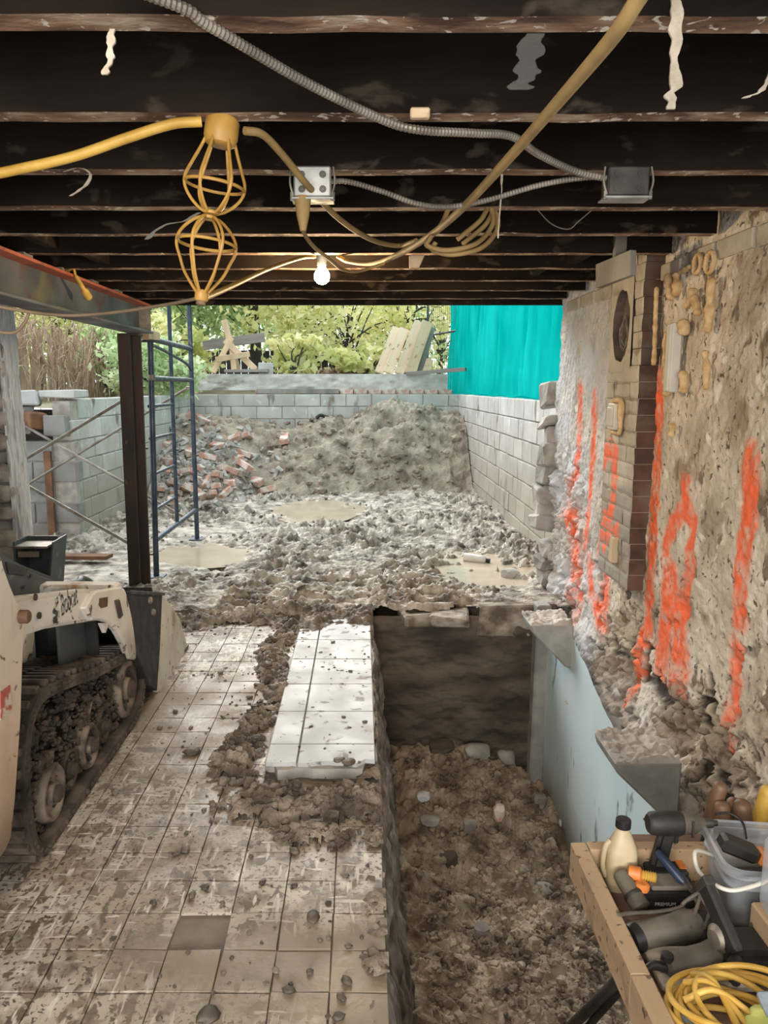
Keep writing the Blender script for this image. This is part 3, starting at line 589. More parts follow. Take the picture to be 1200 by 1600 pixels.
# dark oval hole in the casing with loose wires
b = MB(); xs_ = XR-.088; ring = []
hy, hz, ha, hb = hole.y, hole.z-.0, .12, .172
N_ = 28; V = []; 
for k in range(N_):
    a = 2*math.pi*k/N_; j = 1+.12*float(vnoise(k*.9, 3, 4)); V.append((xs_, hy+ha*j*math.cos(a), hz+hb*j*math.sin(a)))
sq = [(xs_, hy + .15*max(-1, min(1, 1.5*math.cos(2*math.pi*k/N_))), hz + .215*max(-1, min(1, 1.5*math.sin(2*math.pi*k/N_)))) for k in range(N_)]
dp = [(XR-.040, y, z) for _, y, z in V]
b.add(V+sq, [(k, (k+1) % N_, N_+(k+1) % N_, N_+k)[::-1] for k in range(N_)])
ho = b.build('hole_surround', M['pbrick'], pil)
MB().add(V+dp, [(k, (k+1) % N_, N_+(k+1) % N_, N_+k) for k in range(N_)]).build('shaded_recess', M['darksoil'], ho)  # dark lining: the shade inside the hole is put into its colour
lin = MB().prism([(XR-.043, hy+ha*.97*math.cos(2*math.pi*k/24), hz+hb*.97*math.sin(2*math.pi*k/24)) for k in range(24)], (-.003, 0, 0)).build('shade_back', M['darksoil'], ho)  # dark sheet standing in for the shade at the back of the hole
w = MB()
for k in range(6):
    rr = random.Random(k); w.tube(spline([(XR-.06-.02*rr.random(), hy+.05*math.cos(a+k)*(.6+.5*rr.random()), hz-.03+.09*math.sin(a+k)*(.5+.6*rr.random())) for a in (0, 1.3, 2.5, 3.7, 5)], 6, True), .0022, 5, True)
w.build('loose_wire', M['galv'], ho, smooth=60)
# ragged stones closing the right wall where it meets the yard wall
for k in range(34):
    z = -.05 + 1.42*(k // 3)/11 + rt.uniform(-.03, .03); j = k % 3
    c = (XR+.04+.13*j+rt.uniform(-.02, .02), 5.34+.10*rt.random()+.08*j, z)
    b = MB().box((0, 0, 0), (.17+.08*rt.random(), .2, .10+.07*rt.random())); b.v = [tuple(Vector(c) + Matrix.Rotation(rt.uniform(-.25, .25), 3, 'Y') @ Vector([q + rt.uniform(-.025, .025) for q in v])) for v in b.v]; b.build('stone', M['stone'], wr, bevel=.016)
# ---- left wall and the white parged pier at the opening
wl = MB().box((-3.05, 1.8, .9), (.3, 7.2, 2.6)).build('wall_left', M['stone']); struct(wl)
ys = np.linspace(0, 1, 60); zs = np.linspace(-.1, 2.05, 150); TT, ZZ = np.meshgrid(ys, zs, indexing='ij')
TT2 = TT*3
xp = np.where(TT2 < 1, -2.34 + .075*TT2 + .012*ZZ*0, np.where(TT2 < 2, -2.265, -2.265-(TT2-2)*.5)); yp = np.where(TT2 < 1, 5.06, np.where(TT2 < 2, 5.06+.13*(TT2-1), 5.19))
xp = xp + .035*(1.0-ZZ)*.5; nz_ = .030*fbm(TT2*5, ZZ*4, 3) + .015*fbm(TT2*14, ZZ*12, 5)
o = grid('wall_pier', np.stack([xp+nz_*.7, yp-nz_, ZZ], -1), M['parge'], flip=False); struct(o, 'white parged masonry pier beside the left end of the opening')
wp = o; MB().box((-2.63, 5.17, .95), (.62, .14, 2.2)).build('core', M['stone'], o)
for k in range(26):
    z = .0 + 2.0*(k // 2)/13; MB().lump((-2.40-.15*(k % 2)+rt.uniform(-.02, .02), 5.09, z+rt.uniform(-.03, .03)), (.10, .06, .075), k+90, .25, 2, .85, False).build('stone', M['stone'], wp, smooth=40)
wb = MB().box((-.75, -2.2, .8), (4.9, .2, 3.0)).build('wall_back', M['stone']); struct(wb)
# ---- ceiling: subfloor boards on joists
ce = MB().box((-.75, 1.6, 2.245), (4.9, 7.9, .05)).build('ceiling', M['board']); struct(ce, 'underside of old floorboards carried on dark joists')
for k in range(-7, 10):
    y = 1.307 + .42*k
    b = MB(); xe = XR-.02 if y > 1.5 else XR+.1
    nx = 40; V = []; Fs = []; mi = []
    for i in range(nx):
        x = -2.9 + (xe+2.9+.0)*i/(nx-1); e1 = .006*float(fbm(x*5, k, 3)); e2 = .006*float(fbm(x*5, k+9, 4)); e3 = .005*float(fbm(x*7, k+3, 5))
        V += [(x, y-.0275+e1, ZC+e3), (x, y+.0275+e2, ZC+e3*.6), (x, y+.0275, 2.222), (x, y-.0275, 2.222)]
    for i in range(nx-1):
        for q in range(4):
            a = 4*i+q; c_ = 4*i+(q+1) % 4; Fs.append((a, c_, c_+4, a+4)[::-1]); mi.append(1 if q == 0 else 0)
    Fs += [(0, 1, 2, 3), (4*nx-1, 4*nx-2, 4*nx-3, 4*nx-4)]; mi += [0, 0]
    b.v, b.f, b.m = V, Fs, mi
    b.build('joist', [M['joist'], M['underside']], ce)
MB().box((-.75, 5.36, 2.10), (4.6, .06, .20)).build('rim_joist', M['joist'], ce)
# blocking between joists near the left beam and the right wall
for (x, k) in ((-1.22, 5), (-1.30, 4), (1.0, 5), (-.95, 7), (.9, 6)):
    MB().box((x, 1.307+.42*k+.21, 2.11), (.045, .36, .17)).build('blocking', M['joist'], ce, bevel=.003)
# end wedges of pale wood where a joist sits on the wall
for (px, py, k) in ((690, 408, 5),):
    pass
# ---- yard ground
def groundz(x, y):
    tr = np.exp(-((x+.55)/.42)**2) + np.exp(-((x-.45)/.40)**2)
    z = .02 + .035*fbm(x*1.5, y*1.2, 1) + .05*np.exp(-((y-4.9)/.35)**2)
    z = z + tr*(.018*np.sin(y*2*np.pi/.095 + 2.5*fbm(x*4, y*1.5, 2)) - .012)
    e1, e2, c2 = worley(x*30, y*34, 6)
    k = np.clip(.55 + 1.6*fbm(x*1.6+3, y*1.3, 8), .12, 1.3)*(1-.75*np.exp(-((x+1.7)/.6)**2)*np.exp(-((y-6.6)/1.3)**2))
    z = z + k*(.10*np.maximum(-.12, fbm(x*9, y*13, 41, 6, .62)) + (1-np.clip(e1*1.5, 0, 1)**2)*.014*(c2 > .5)) + .012*fbm(x*25, y*25, 5, 3)
    for (cx, cy, rx, ry) in PUD: z = z - .07*np.exp(-((((x-cx)/rx)**2+((y-cy)/ry)**2)*(1+1.5*fbm(x*3.5, y*3.5, 33)))**2)
    return z
p1 = pt(322, 866, Z=0); p2 = pt(748, 888, Z=0)
PUD = ((p1.x, p1.y, .42, .42), (p2.x+.04, p2.y, .36, .72), (pt(640, 900, Z=0).x-.9, 8.9, .45, .7))
ys = [4.45]
while ys[-1] < 12.7: ys.append(ys[-1] + .013*(ys[-1]/5)**1.5)
xs = np.arange(-3.4, 1.66, .013); XX, YY = np.meshgrid(xs, np.array(ys), indexing='ij'); ZZ = groundz(XX, YY)
ZZ = np.where((YY < 4.68) & (XX < XE), np.minimum(ZZ, -.03), ZZ)
keep = ~((XX > XE-.005) & (YY < 4.73 + .04*fbm(XX*6, 0*XX, 4))) & ~((XX <= XE) & (YY < 4.62))
o = grid('ground', np.stack([XX, YY, ZZ], -1), M['mud'], keep=keep); struct(o, 'churned wet mud of the yard with track ruts and shallow puddles')
for i, (lab, (cx, cy, rx, ry)) in enumerate(zip(('shallow brown puddle beside the scaffold foot', 'shallow brown puddle beside the white plastic bottle and right yard wall', 'thin brown puddle in the ruts before the soil heap'), PUD)):
    b = MB(); b.add([(cx+rx*1.25*math.cos(a)*(1+.1*math.sin(3*a)), cy+ry*1.25*math.sin(a), -.004 + (.02 if i == 2 else 0)) for a in np.linspace(0, 2*math.pi, 40, endpoint=False)], [tuple(range(40))])
    q = b.build('puddle', M['puddle']); tag(q, lab, 'puddle', kind='stuff')
# heap of soil against the back wall
def pilez(x, y):
    topz = np.interp(x, [-3.2, -2.5, -1.9, -1.45, -1.0, -.55, -.2, .15, .5, .85, 1.2, 1.7], [.95, .98, .90, .86, .80, .92, .90, 1.12, 1.22, 1.18, 1.02, .98])
    toe = np.interp(x, [-3.2, -2.2, -1.2, 0, 1.7], [9.3, 9.6, 10.1, 10.45, 10.6]) + .25*fbm(x*1.5, 0*x, 3)
    t = np.clip((y-toe)/(12.1-toe), 0, 1.1)
    h = topz*(np.sin(np.clip(t, 0, 1)*np.pi/2)**1.15) - .9*np.clip(toe-y, 0, .6)
    h = h - .20*np.exp(-(((x-.38)/.30)**2+((y-11.55)/.15)**2)) 
    d1, d2, c = worley(x*7, y*7, 9); e1, e2, c2 = worley(x*17, y*17, 3)
    return h + (h > -.03)*(.09*fbm(x*2.5, y*2.5, 6) + (1-np.clip(d1*1.4, 0, 1)**2)*.035*c + (1-np.clip(e1*1.4, 0, 1)**2)*.02*c2 + .07*fbm(x*9, y*9, 2, 6, .6))
xs = np.arange(-2.75, 1.558, .016); ys = np.arange(9.0, 12.56, .018); XX, YY = np.meshgrid(xs, ys, indexing='ij'); ZZ = pilez(XX, YY)
o = grid('soil_heap', np.stack([XX, YY, ZZ], -1), M['pile'], keep=ZZ > -.25); tag(o, 'tall heap of grey brown excavated soil piled against the yard back wall', 'soil', kind='stuff')
def surf(px, py):
    """point where a view meets the yard surface"""
    d = pt(px, py, Y=1.0) - Vector((0, 0, CAMH)); t = np.arange(4.6, 12.6, .02)
    x, y, z = d.x*t, d.y*t, CAMH + d.z*t; g = np.maximum(groundz(x, y), np.where(y > 9, pilez(x, y), -1))
    k = np.nonzero(z <= g)[0]
    if len(k): return Vector((x[k[0]], y[k[0]], g[k[0]]))
    return Vector((d.x*12, d.y*12, .9))
# ---- block walls of the yard, block by block
bw, bh = .415, .2
cm = [boxmesh('block', (.19, bw-.012, bh-.012), M['cmu'], .006, .003, k) for k in range(5)]
cs = [boxmesh('block', (.19, bw-.012, bh-.012), M['cmush'], .006, .004, k) for k in range(4)]
def blockwall(name, label, origin, along, n, courses, z0, meshes, rnd, skip=lambda i, k: False, th=.17):
    along = Vector(along); nrm = Vector((-along.y, along.x, 0)); o = Vector(origin); Ln = n*bw; c = o + along*Ln/2
    rot = Matrix(((along.x, nrm.x, 0), (along.y, nrm.y, 0), (0, 0, 1)))
    w_ = MB().box((c.x, c.y, z0 + courses*bh/2 - .01), (Ln-.02, th-.012, courses*bh-.02), rot).build(name, M['mortar']); struct(w_, label)
    ang = math.atan2(along.y, along.x) - math.pi/2
    for k in range(courses):
        sh = 0 if k % 2 else -bw/2
        for i in range(n+1 if sh else n):
            if skip(i, k): continue
            p = o + along*(i*bw + bw/2 + sh)
            if (p-o).dot(along) < bw*.1 or (p-o).dot(along) > Ln-bw*.1: 
                continue
            piece('block', rnd.choice(meshes), w_, (p.x+rnd.uniform(-.004, .004), p.y, z0 + bh*(k+.5)), (0, 0, ang + rnd.uniform(-.008, .008)))
    return w_
r2 = random.Random(5)
blockwall('wall_yard_right', 'grey concrete block retaining wall with mud smeared lower courses, right of the yard', (1.66, 5.62, 0), (0, 1, 0), 17, 7, -.06, cm, r2)
blockwall('wall_yard_left', 'pale concrete block retaining wall behind the scaffold braces', (-2.86, 7.36, 0), (0, 1, 0), 13, 7, -.06, cm, r2, th=.18)
blockwall('wall_yard_back', 'grey concrete block retaining wall behind the soil heap', (-2.95, 12.66, 0), (1, 0, 0), 12, 7, -.06, cm, r2, skip=lambda i, k: k < 3)
rw = blockwall('wall_yard_return', 'dark block stub wall under the broken rubble', (-4.8, 7.40, 0), (1, 0, 0), 5, 5, -.05, cs, r2)
MB().box((-2.985, 7.285, .42), (.07, .03, .86)).build('rusted_strip', M['rust'], rw, bevel=.004)
# concrete cap wall set back on top of the back wall, with a course of bricks below it
uw = MB(); xs_ = np.linspace(-2.9, 1.42, 90)
zs_ = np.linspace(1.40, 1.665, 14); A, B_ = np.meshgrid(xs_, zs_, indexing='ij'); Yf = 12.86 + .03*fbm(A*3, B_*8, 4) + .02*fbm(A*12, B_*20, 5)
uw = grid('wall_upper', np.stack([A, Yf, B_], -1), M['kerb']); struct(uw, 'rough poured concrete kerb on top of the yard back wall')
MB().box((-.74, 13.04, 1.53), (4.3, .32, .268)).build('core', M['kerb'], uw)
cp = [boxmesh('brick', (.22, .1, .07), M['rbrick' if k == 0 else 'brick'], .004, .003, k) for k in range(3)]
for k in [0, 5] + list(range(10, 19)): piece('brick', cp[1+k % 2], uw, (-2.80+.232*k, 12.84 + .01*r2.uniform(-1, 1), 1.372), (0, 0, r2.uniform(-.05, .05)))
b_ = MB().box((-1.05, 12.79, 1.385), (1.35, .05, .075)).build('plank', M['greywood'], uw, bevel=.004)
# upper ground round the yard
for nm, x0, x1, y0, y1 in (('ground_left', -14, -2.97, 7.6, 26), ('ground_right', 1.75, 12, 5.3, 26), ('ground_back', -2.97, 1.75, 12.7, 26)):
    xs = np.linspace(x0, x1, 60); ys = np.linspace(y0, y1, 60); A, B_ = np.meshgrid(xs, ys, indexing='ij')
    earth = MB().box(((x0+x1)/2, y0+.10, .55), (x1-x0, .12, 1.36))
    o = grid(nm, np.stack([A, B_, 1.26 + .05*fbm(A*1.5, B_*1.5, 3) + .06*np.clip(B_-13.5, 0, 4)], -1), M['grass']); struct(o)
    earth.build('earth_bank', M['darksoil'], o)
# ================================================================== THINGS OUTSIDE AND AT THE OPENING
sub_ = MB().box((-.85, 9.0, -.75), (4.9, 8.45, 1.38)).build('subsoil', M['darksoil'], bpy.data.objects['ground'])
# ---- steel beam, post, packing
bm_t = thing('steel_beam', 'long bluish steel beam with red primer top under the joists, left side', 'beam', (-1.46, 5.2, 1.81))
BX, BT, BB_ = -1.46, 1.985, 1.80
y0, y1 = -1.2, 5.22
MB().box((BX, (y0+y1)/2, (BT+BB_)/2), (.012, y1-y0, BT-BB_-.02)).build('web', M['beam'], bm_t)
MB().box((BX, (y0+y1)/2, BT-.007), (.16, y1-y0, .014)).build('top_flange', M['primer'], bm_t, bevel=.002)
MB().box((BX, (y0+y1)/2, BB_+.007), (.16, y1-y0, .014)).build('bottom_flange', M['beam'], bm_t, bevel=.002)
MB().box((BX+.03, 5.16, (BT+BB_)/2), (.10, .012, BT-BB_-.03)).build('stiffener', M['galv'], bm_t)
for k in range(9):
    MB().box((BX-.02, 1.307+.42*k, (ZC+BT)/2+.003), (.12, .09, ZC-BT-.001)).build('shim', M['greywood'], bm_t)
pb = surf(222, 921); pbx = -1.605; pby = 5.36
ps = thing('steel_post', 'dark brown steel post standing under the end of the beam', 'post', (pbx, pby, 0))
bt = Vector((-1.545, 5.18, 1.80)); bb = Vector((pbx, pby, -.02))
def para(off, w, h): 
    o_ = Vector((off, 0, 0)); return MB().bar(bb+o_, bt+o_, w, h, up=(0, 1, 0))
para(-.022, .082, .022).build('flange', M['post'], ps, bevel=.002)
q = MB().bar(bb+Vector((0, .05, 0)), bt+Vector((0, .05, 0)), .014, .10, up=(0, 1, 0)).build('web', M['post'], ps)
MB().bar(bb+Vector((.038, .09, 0)), bt+Vector((.038, .09, 0)), .055, .022, up=(0, 1, 0)).build('flange', M['post'], ps, bevel=.002)
MB().box((bt.x+.01, bt.y+.04, 1.793), (.13, .13, .012)).build('head_plate', M['post'], ps)
MB().box((pbx, pby+.04, .03), (.18, .18, .012)).build('base_plate', M['post'], ps)
# ---- scaffold
SX, SY0_, SY1_ = -1.575, 5.74, 7.22
gz = lambda x, y: float(groundz(np.array([x]), np.array([y]))[0])
scf = thing('scaffold_frame', 'dark steel scaffold frame with ladder rungs and long cross braces, standing in the mud', 'scaffold', (SX, SY0_, 0))
def frame(x, name='leg'):
    L1 = MB().cyl((x-.0, SY0_, gz(x, SY0_)-.02), (x+.03, SY0_, 1.775), .0215, 14).build('leg', M['scaff'], scf, smooth=60)
    L2 = MB().cyl((x, SY1_, gz(x, SY1_)-.02), (x, SY1_, 2.5), .0215, 14).build('leg', M['scaff'], scf, smooth=60)
    for (y, o) in ((SY0_, L1), (SY1_, L2)):
        b = MB().box((x, y, gz(x, y)+.0), (.13, .13, .012)).build('foot_plate', M['scaff'], o)
        for z in (.19, 1.0, 1.45): MB().cyl((x-.02, y, z), (x-.055, y, z), .009, 8).build('brace_pin', M['galv'], o)
    yi = SY0_ + .72
    MB().cyl((x, yi, .30), (x, yi, 2.45), .0165, 12).build('inner_post', M['scaff'], scf, smooth=60)
    MB().cyl((x+.005, SY0_, .30), (x, SY1_, .30), .0215, 12).build('bottom_bar', M['scaff'], scf, smooth=60)
    MB().cyl((x+.02, SY0_, 1.515), (x, SY1_, 1.515), .0215, 12).build('middle_bar', M['scaff'], scf, smooth=60)
    MB().cyl((x+.03, SY0_+.01, 1.80), (x, SY1_, 1.80), .0215, 12).build('top_bar', M['scaff'], scf, smooth=60)
    MB().tube(spline([(x+.03, SY0_+.02, 1.76), (x, SY0_+.6, 1.73), (x, SY1_-.2, 1.66), (x, SY1_, 1.60)], 5), .013, 8).build('knee_brace', M['scaff'], scf, smooth=60)
    for z in (.53, .80, 1.07, 1.31): MB().cyl((x, SY0_, z), (x, yi, z), .0125, 10).build('rung', M['scaff'], scf, smooth=60)
    MB().cyl((x+.029, SY0_, 1.50), (x+.029, SY0_, 1.54), .026, 12).build('collar', M['galv'], L1)
frame(SX)
XF = SX-2.15
for y in (SY0_, SY1_):
    x_ = SX-.045
    MB().cyl((x_, y+.01, 1.44), (XF, y+.01, .22), .0125, 10).build('cross_brace', M['galv'], scf, smooth=60)
    MB().cyl((x_, y-.015, .19), (XF, y-.015, 1.44), .0125, 10).build('cross_brace', M['galv'], scf, smooth=60)
    l_ = MB().cyl((XF-.02, y, gz(XF, y)-.03), (XF-.02, y, 2.2), .0215, 12).build('leg', M['scaff'], scf, smooth=60)
MB().cyl((XF-.02, SY0_, 1.8), (XF-.02, SY1_, 1.8), .0215, 12).build('top_bar', M['scaff'], scf, smooth=60)
MB().box((SX+.03, SY0_, 1.781), (.17, .12, .010)).build('head_plate', M['scaff'], scf)
tag(MB().bar((-1.545, 5.55, 1.82), (-1.545, 5.85, 1.82), .09, .065).build('wood_block', M['wood'], bevel=.003), 'short wood packing block on the scaffold head plate', 'block')
# ---- sheet metal box near the pier
def slabpoly(name, poly, off, material, parent, bevel=.004): return MB().prism(poly, off).build(name, material, parent, bevel=bevel)
bx = Vector((-2.09, 4.74, 0)); mb = thing('sheet_metal_box', 'open dark sheet metal box with flared side standing by the white pier', 'box', bx)
MB().box((bx.x, bx.y+.20, .27), (.20, .012, .44)).build('back_panel', M['hood'], mb)
MB().box((bx.x-.10, bx.y+.10, .27), (.012, .2, .44)).build('side_panel', M['hood'], mb)
MB().box((bx.x-.0, bx.y+.10, .455), (.22, .22, .014)).build('lid', M['galv'], mb)
MB().prism([(bx.x+.09, bx.y-.01, .10), (bx.x+.10, bx.y+.2, .10), (bx.x+.15, bx.y+.2, .50), (bx.x+.145, bx.y-.01, .49)], (.010, 0, 0)).build('flared_panel', M['hood'], mb)
MB().box((bx.x, bx.y+.1, .06), (.20, .2, .10)).build('bottom', M['black'], mb)
MB().box((bx.x-.01, bx.y-.002, .41), (.13, .012, .035)).build('slot_strip', M['galv'], mb)
# plank lying in the mud, odd boards
p0 = surf(82, 880); p1_ = surf(172, 879)
tag(MB().bar(p0+Vector((-.1, 0, .05)), p1_+Vector((0, 0, .045)), .12, .03).build('plank', M['rust'], bevel=.003), 'single reddish brown plank lying flat in the mud behind the loader', 'plank')
# plastic bottle on the puddle
pbt = surf(742, 880); bo = thing('plastic_bottle', 'small white plastic bottle with black cap lying by the right puddle', 'bottle', pbt+Vector((0, 0, .03)))
rx = Vector((.9, -.42, -.05)).to_track_quat('Z', 'Y').to_matrix()
MB().lathe([(.02, -.10), (.036, -.095), (.038, -.02), (.036, .03), (.038, .05), (.03, .085), (.014, .10)], pbt+Vector((0, 0, .035)), 16, rx).build('body', M['whiteplastic'], bo, smooth=50)
MB().lathe([(.019, .098), (.019, .13)], pbt+Vector((0, 0, .035)), 12, rx).build('cap', M['cap'], bo, smooth=50)
s_ = surf(796, 908); tag(MB().lump(s_+Vector((0, 0, .05)), (.085, .075, .065), 44, .2, 2, .75, False).build('stone', M['stone'], smooth=30), 'squat angular brown stone beside the right puddle', 'stone')
# concrete pieces at the far end of the trench
def chunk(name, lab, c, d, sd, material='haunch', rz=0, bev=.012, jit=.02):
    rr = random.Random(sd); b = MB().box((0, 0, 0), d); b.v = [tuple(x + rr.uniform(-jit, jit) for x in v) for v in b.v]
    m_ = Matrix.Rotation(rz, 3, 'Z') @ Matrix.Rotation(rr.uniform(-.08, .08), 3, 'X'); b.v = [tuple(Vector(c) + m_ @ Vector(v)) for v in b.v]
    return tag(b.build(name, M[material], bevel=bev), lab, 'concrete')
chunk('concrete_lip', 'brown concrete lip across the top of the trench end', (1.00, 4.86, -.03), (.52, .28, .19), 3, 'brokencon', .03)
chunk('broken_slab', 'tilted broken slab piece hanging over the trench edge', (.56, 4.70, .00), (.24, .20, .09), 5, 'brokencon', -.2)
chunk('broken_slab', 'small broken slab piece wedged beside the concrete lip', (.36, 4.76, .0), (.20, .2, .08), 8, 'brokencon', .25)
# ---- broken blocks on the left stub wall
chunk('broken_block', 'pale broken masonry piece on top of the left stub wall pile', (-3.27, 7.40, 1.33), (.40, .34, .13), 11, 'cmu', .3, .015, .03)
chunk('broken_block', 'dark broken masonry piece under the pale one on the stub wall', (-3.33, 7.36, 1.13), (.34, .28, .24), 12, 'cmush', .5, .015, .03)
chunk('broken_block', 'orange brown brick fragment wedged in the stub wall pile', (-3.09, 7.30, 1.14), (.16, .16, .15), 13, 'rust', .9, .012, .02)
chunk('broken_block', 'square grey block end standing on the stub wall next to the pale wall', (-2.89, 7.42, 1.08), (.20, .36, .19), 14, 'cmush', .05, .008, .006)
chunk('broken_block', 'flat pale capping slab overhanging the left yard wall', (-2.92, 7.62, 1.385), (.34, .5, .07), 15, 'cmu', .1, .008, .008)
# ---- loose bricks and rubble on the heap
BR = [(258,742),(268,760),(252,770),(262,725),(316,738),(322,757),(338,768),(352,775),(330,778),(350,738),(375,745),(383,733),(360,760),(345,748),(308,752),(372,720),(383,713),(326,722),(440,685),(445,690),(316,660),(330,665),(290,655),(285,650),(386,687),(418,770),(300,770),(312,780),(278,775),(365,690),(270,790),(400,757),(290,742),(296,712),(340,700),(262,700)]
proto = boxmesh('loose_brick', (.21, .10, .065), M['brick'], .006, .008, 3); proto2 = boxmesh('loose_brick', (.13, .105, .066), M['brick'], .006, .014, 4)
rb = random.Random(2)
LONE = {(440,685): 'red brick lying alone highest on the middle of the soil heap', (445,690): 'red brick just below the highest lone brick', (386,687): 'lone brick half way up the heap, right of the brick pile', (418,770): 'lone pale brick at the foot of the heap, rightmost of all', (400,757): 'brick at the right end of the pile foot', (270,790): 'brick lying lowest, behind the scaffold leg', (365,690): 'brick on the upper edge of the rubble slope'}
for i, (a, b_) in enumerate(BR):
    p = surf(a, b_); o = bpy.data.objects.new('loose_brick', proto if i % 3 else proto2); C.objects.link(o); ORG[o.name] = Vector((0, 0, 0))
    o.location = p + Vector((0, 0, .035)); o.rotation_euler = (rb.uniform(-.5, .5), rb.uniform(-.5, .5), rb.uniform(0, 3.1)); s = rb.uniform(.95, 1.25); o.scale = (s, s, s)
    tag(o, 'loose red brick with mortar remains tumbled on the left of the soil heap', 'brick', 'loose bricks on the soil heap') if (a, b_) not in LONE else tag(o, LONE[a, b_], 'brick')
pts = []; szs = []
for i in range(420):
    a = rb.gauss(300, 55); b_ = rb.gauss(735, 38)
    if a < 245 or b_ < 655 or b_ > 800: continue
    p = surf(a, b_); pts.append(p + Vector((0, 0, .01))); szs.append(rb.uniform(.025, .075))
o = scatter('brick_rubble', pts, szs, M['stone'], box=True, seed=4); tag(o, 'grey and pink masonry rubble strewn over the left of the heap', 'rubble', kind='stuff')
pts = []; szs = []
for i in range(160):
    a = rb.uniform(420, 725); b_ = rb.uniform(640, 780); p = surf(a, b_); pts.append(p); szs.append(rb.uniform(.02, .06)*(1.6 if rb.random() < .12 else 1))
o = scatter('soil_clods', pts, szs, M['pile'], seed=6, sub=1); tag(o, 'lumps and clods strewn over the face of the soil heap', 'soil', kind='stuff')
rv = np.random.RandomState(21)
def vscatter(n, x0, x1, y0, y1, ypow, zf, keepf, szf):
    x = rv.uniform(x0, x1, n); y = y0 + (y1-y0)*rv.rand(n)**ypow; k = keepf(x, y, rv.rand(n)); x = x[k]; y = y[k]; z = zf(x, y)
    return np.stack([x, y, z], -1), szf(rv.rand(len(x)), rv.rand(len(x)))
pts, szs = vscatter(2200, -2.6, 1.5, 4.75, 9.95, 1.3, groundz, lambda x, y, r: (r < .6 + 1.7*fbm(x*1.6+3, y*1.3, 8)) & ~((x > .1) & (y < 4.85)), lambda a, b: np.where(b < .95, .006+.016*a, .02+.022*a))
o = scatter('mud_clods', pts, szs, M['floormud'], seed=8, sub=1, squash=.55); tag(o, 'small lumps of mud scattered over the yard ground', 'mud', kind='stuff')
# lumps in the trench
pts, szs = vscatter(5200, .28, 1.10, 2.3, 4.6, 1, lambda x, y: soilz(x, y)+.004, lambda x, y, r: x > -9, lambda a, b: .004+.022*a**3.5)
o = scatter('trench_lumps', pts, szs, M['soil'], seed=9, sub=1, amp=.4); tag(o, 'loose soil lumps covering the trench bottom', 'soil', kind='stuff')
def tsurf(px, py):
    d = pt(px, py, Y=1.0) - Vector((0, 0, CAMH)); t = np.arange(2.2, 4.72, .01)
    x, y, z = d.x*t, d.y*t, CAMH+d.z*t; k = np.nonzero(z <= soilz(x, y))[0]; k = k[0] if len(k) else -1
    return Vector((x[k], y[k], z[k]))
for (a, b_, d, matn, lab, sd) in ((661, 1249, (.05, .045, .035), 'parge', 'round white plaster lump on the trench soil', 3), (779, 1278, (.042, .05, .06), 'brick', 'upright broken brick piece in the trench soil', 4), (745, 1178, (.10, .07, .05), 'stone', 'large brown stone slab half buried at the far end of the trench', 5),
        (790, 1190, (.07, .06, .06), 'stone', 'angular brown stone by the far right of the trench', 9), (690, 1172, (.10, .06, .05), 'darksoil', 'dark clod at the foot of the trench end', 11), (842, 1258, (.05, .05, .06), 'stone', 'grey stone chip in the trench beside the blue wall', 6), (877, 1290, (.02, .02, .03), 'parge', 'tiny white plaster chip at the blue wall foot', 12), (672, 1285, (.07, .05, .03), 'stone', 'flat grey stone in the trench below the white lump', 13), (734, 1297, (.045, .04, .05), 'stone', 'pointed beige stone in the middle of the trench', 14),
        (845, 1390, (.09, .05, .018), 'stone', 'flat slate over a hollow in the trench soil', 15), (752, 1458, (.045, .04, .035), 'stone', 'rounded beige stone in the near trench soil', 16), (700, 1350, (.06, .05, .05), 'darksoil', 'dark clod left of the trench middle', 17)):
    p = tsurf(a, b_); tag(MB().lump(p+Vector((0, 0, d[2]*.5)), d, sd, .22, 2, .8, False).build('stone', M[matn], smooth=30), lab, 'stone')
# clods on the tiled floor
CL = [(300,1177,14),(452,1550,13),(462,1332,11),(488,1436,15),(583,1492,14),(325,1590,20),(545,1480,8),(540,1535,12),(534,1560,10),(430,1518,8),(484,1520,7),(180,1240,10),(300,1400,9),(240,1412,8),(276,1335,8),(320,1388,8),(540,1370,8),(580,1400,7),(420,1040,9),(404,1072,8),(427,1076,9),(345,1052,7),(275,1113,6),(390,1090,6),(298,1138,5),(250,1138,5),(360,1165,6),(410,1380,7),(348,1412,6),(210,1330,5),(460,1385,6),(590,1515,9),(530,1590,12),(500,1470,5),(570,1130,5),(537,1122,4),(520,1005,5),(548,1050,4),(530,1190,10),(545,1195,12),(290,1330,9),(446,1290,7)]
cproto = []
for k in range(5):
    b = MB().lump((0, 0, .3), (1, .85, .55), 60+k, .32, 2, None, False); me = bpy.data.meshes.new('mud_clod'); me.from_pydata(b.v, [], b.f); me.materials.append(M['clod']); me.polygons.foreach_set('use_smooth', [True]*len(me.polygons)); cproto.append(me)
for i, (a, b_, w) in enumerate(CL):
    zz = SZ if (415 < a < 600 and 985 < b_ < 1200) else 0
    p = pt(a, b_, Z=zz); o = bpy.data.objects.new('mud_clod', cproto[i % 5]); C.objects.link(o); s = w*(p.y+.25)/1200*.85
    o.location = p + Vector((0, 0, .001 if zz == 0 else .003)); o.scale = (s, s*.9, s*.8); o.rotation_euler = (0, 0, rb.uniform(0, 6))
    tag(o, 'small dark mud clod lying on the tiled floor', 'mud clod', 'mud clods dropped on the tiles')
onslab = lambda x, y: (x > SX0) & (y > SY0)
pts, szs = vscatter(1500, -1.2, .05, 1.5, 4.6, 1, lambda x, y: np.where(onslab(x, y), SZ, 0), lambda x, y, r: r < .25 + 1.6*np.maximum(0, fbm(x*3, y*3, 12)) + .5*((x > -.62) & (y > 2.3) & ~onslab(x, y)), lambda a, b: .003+.009*a**2)
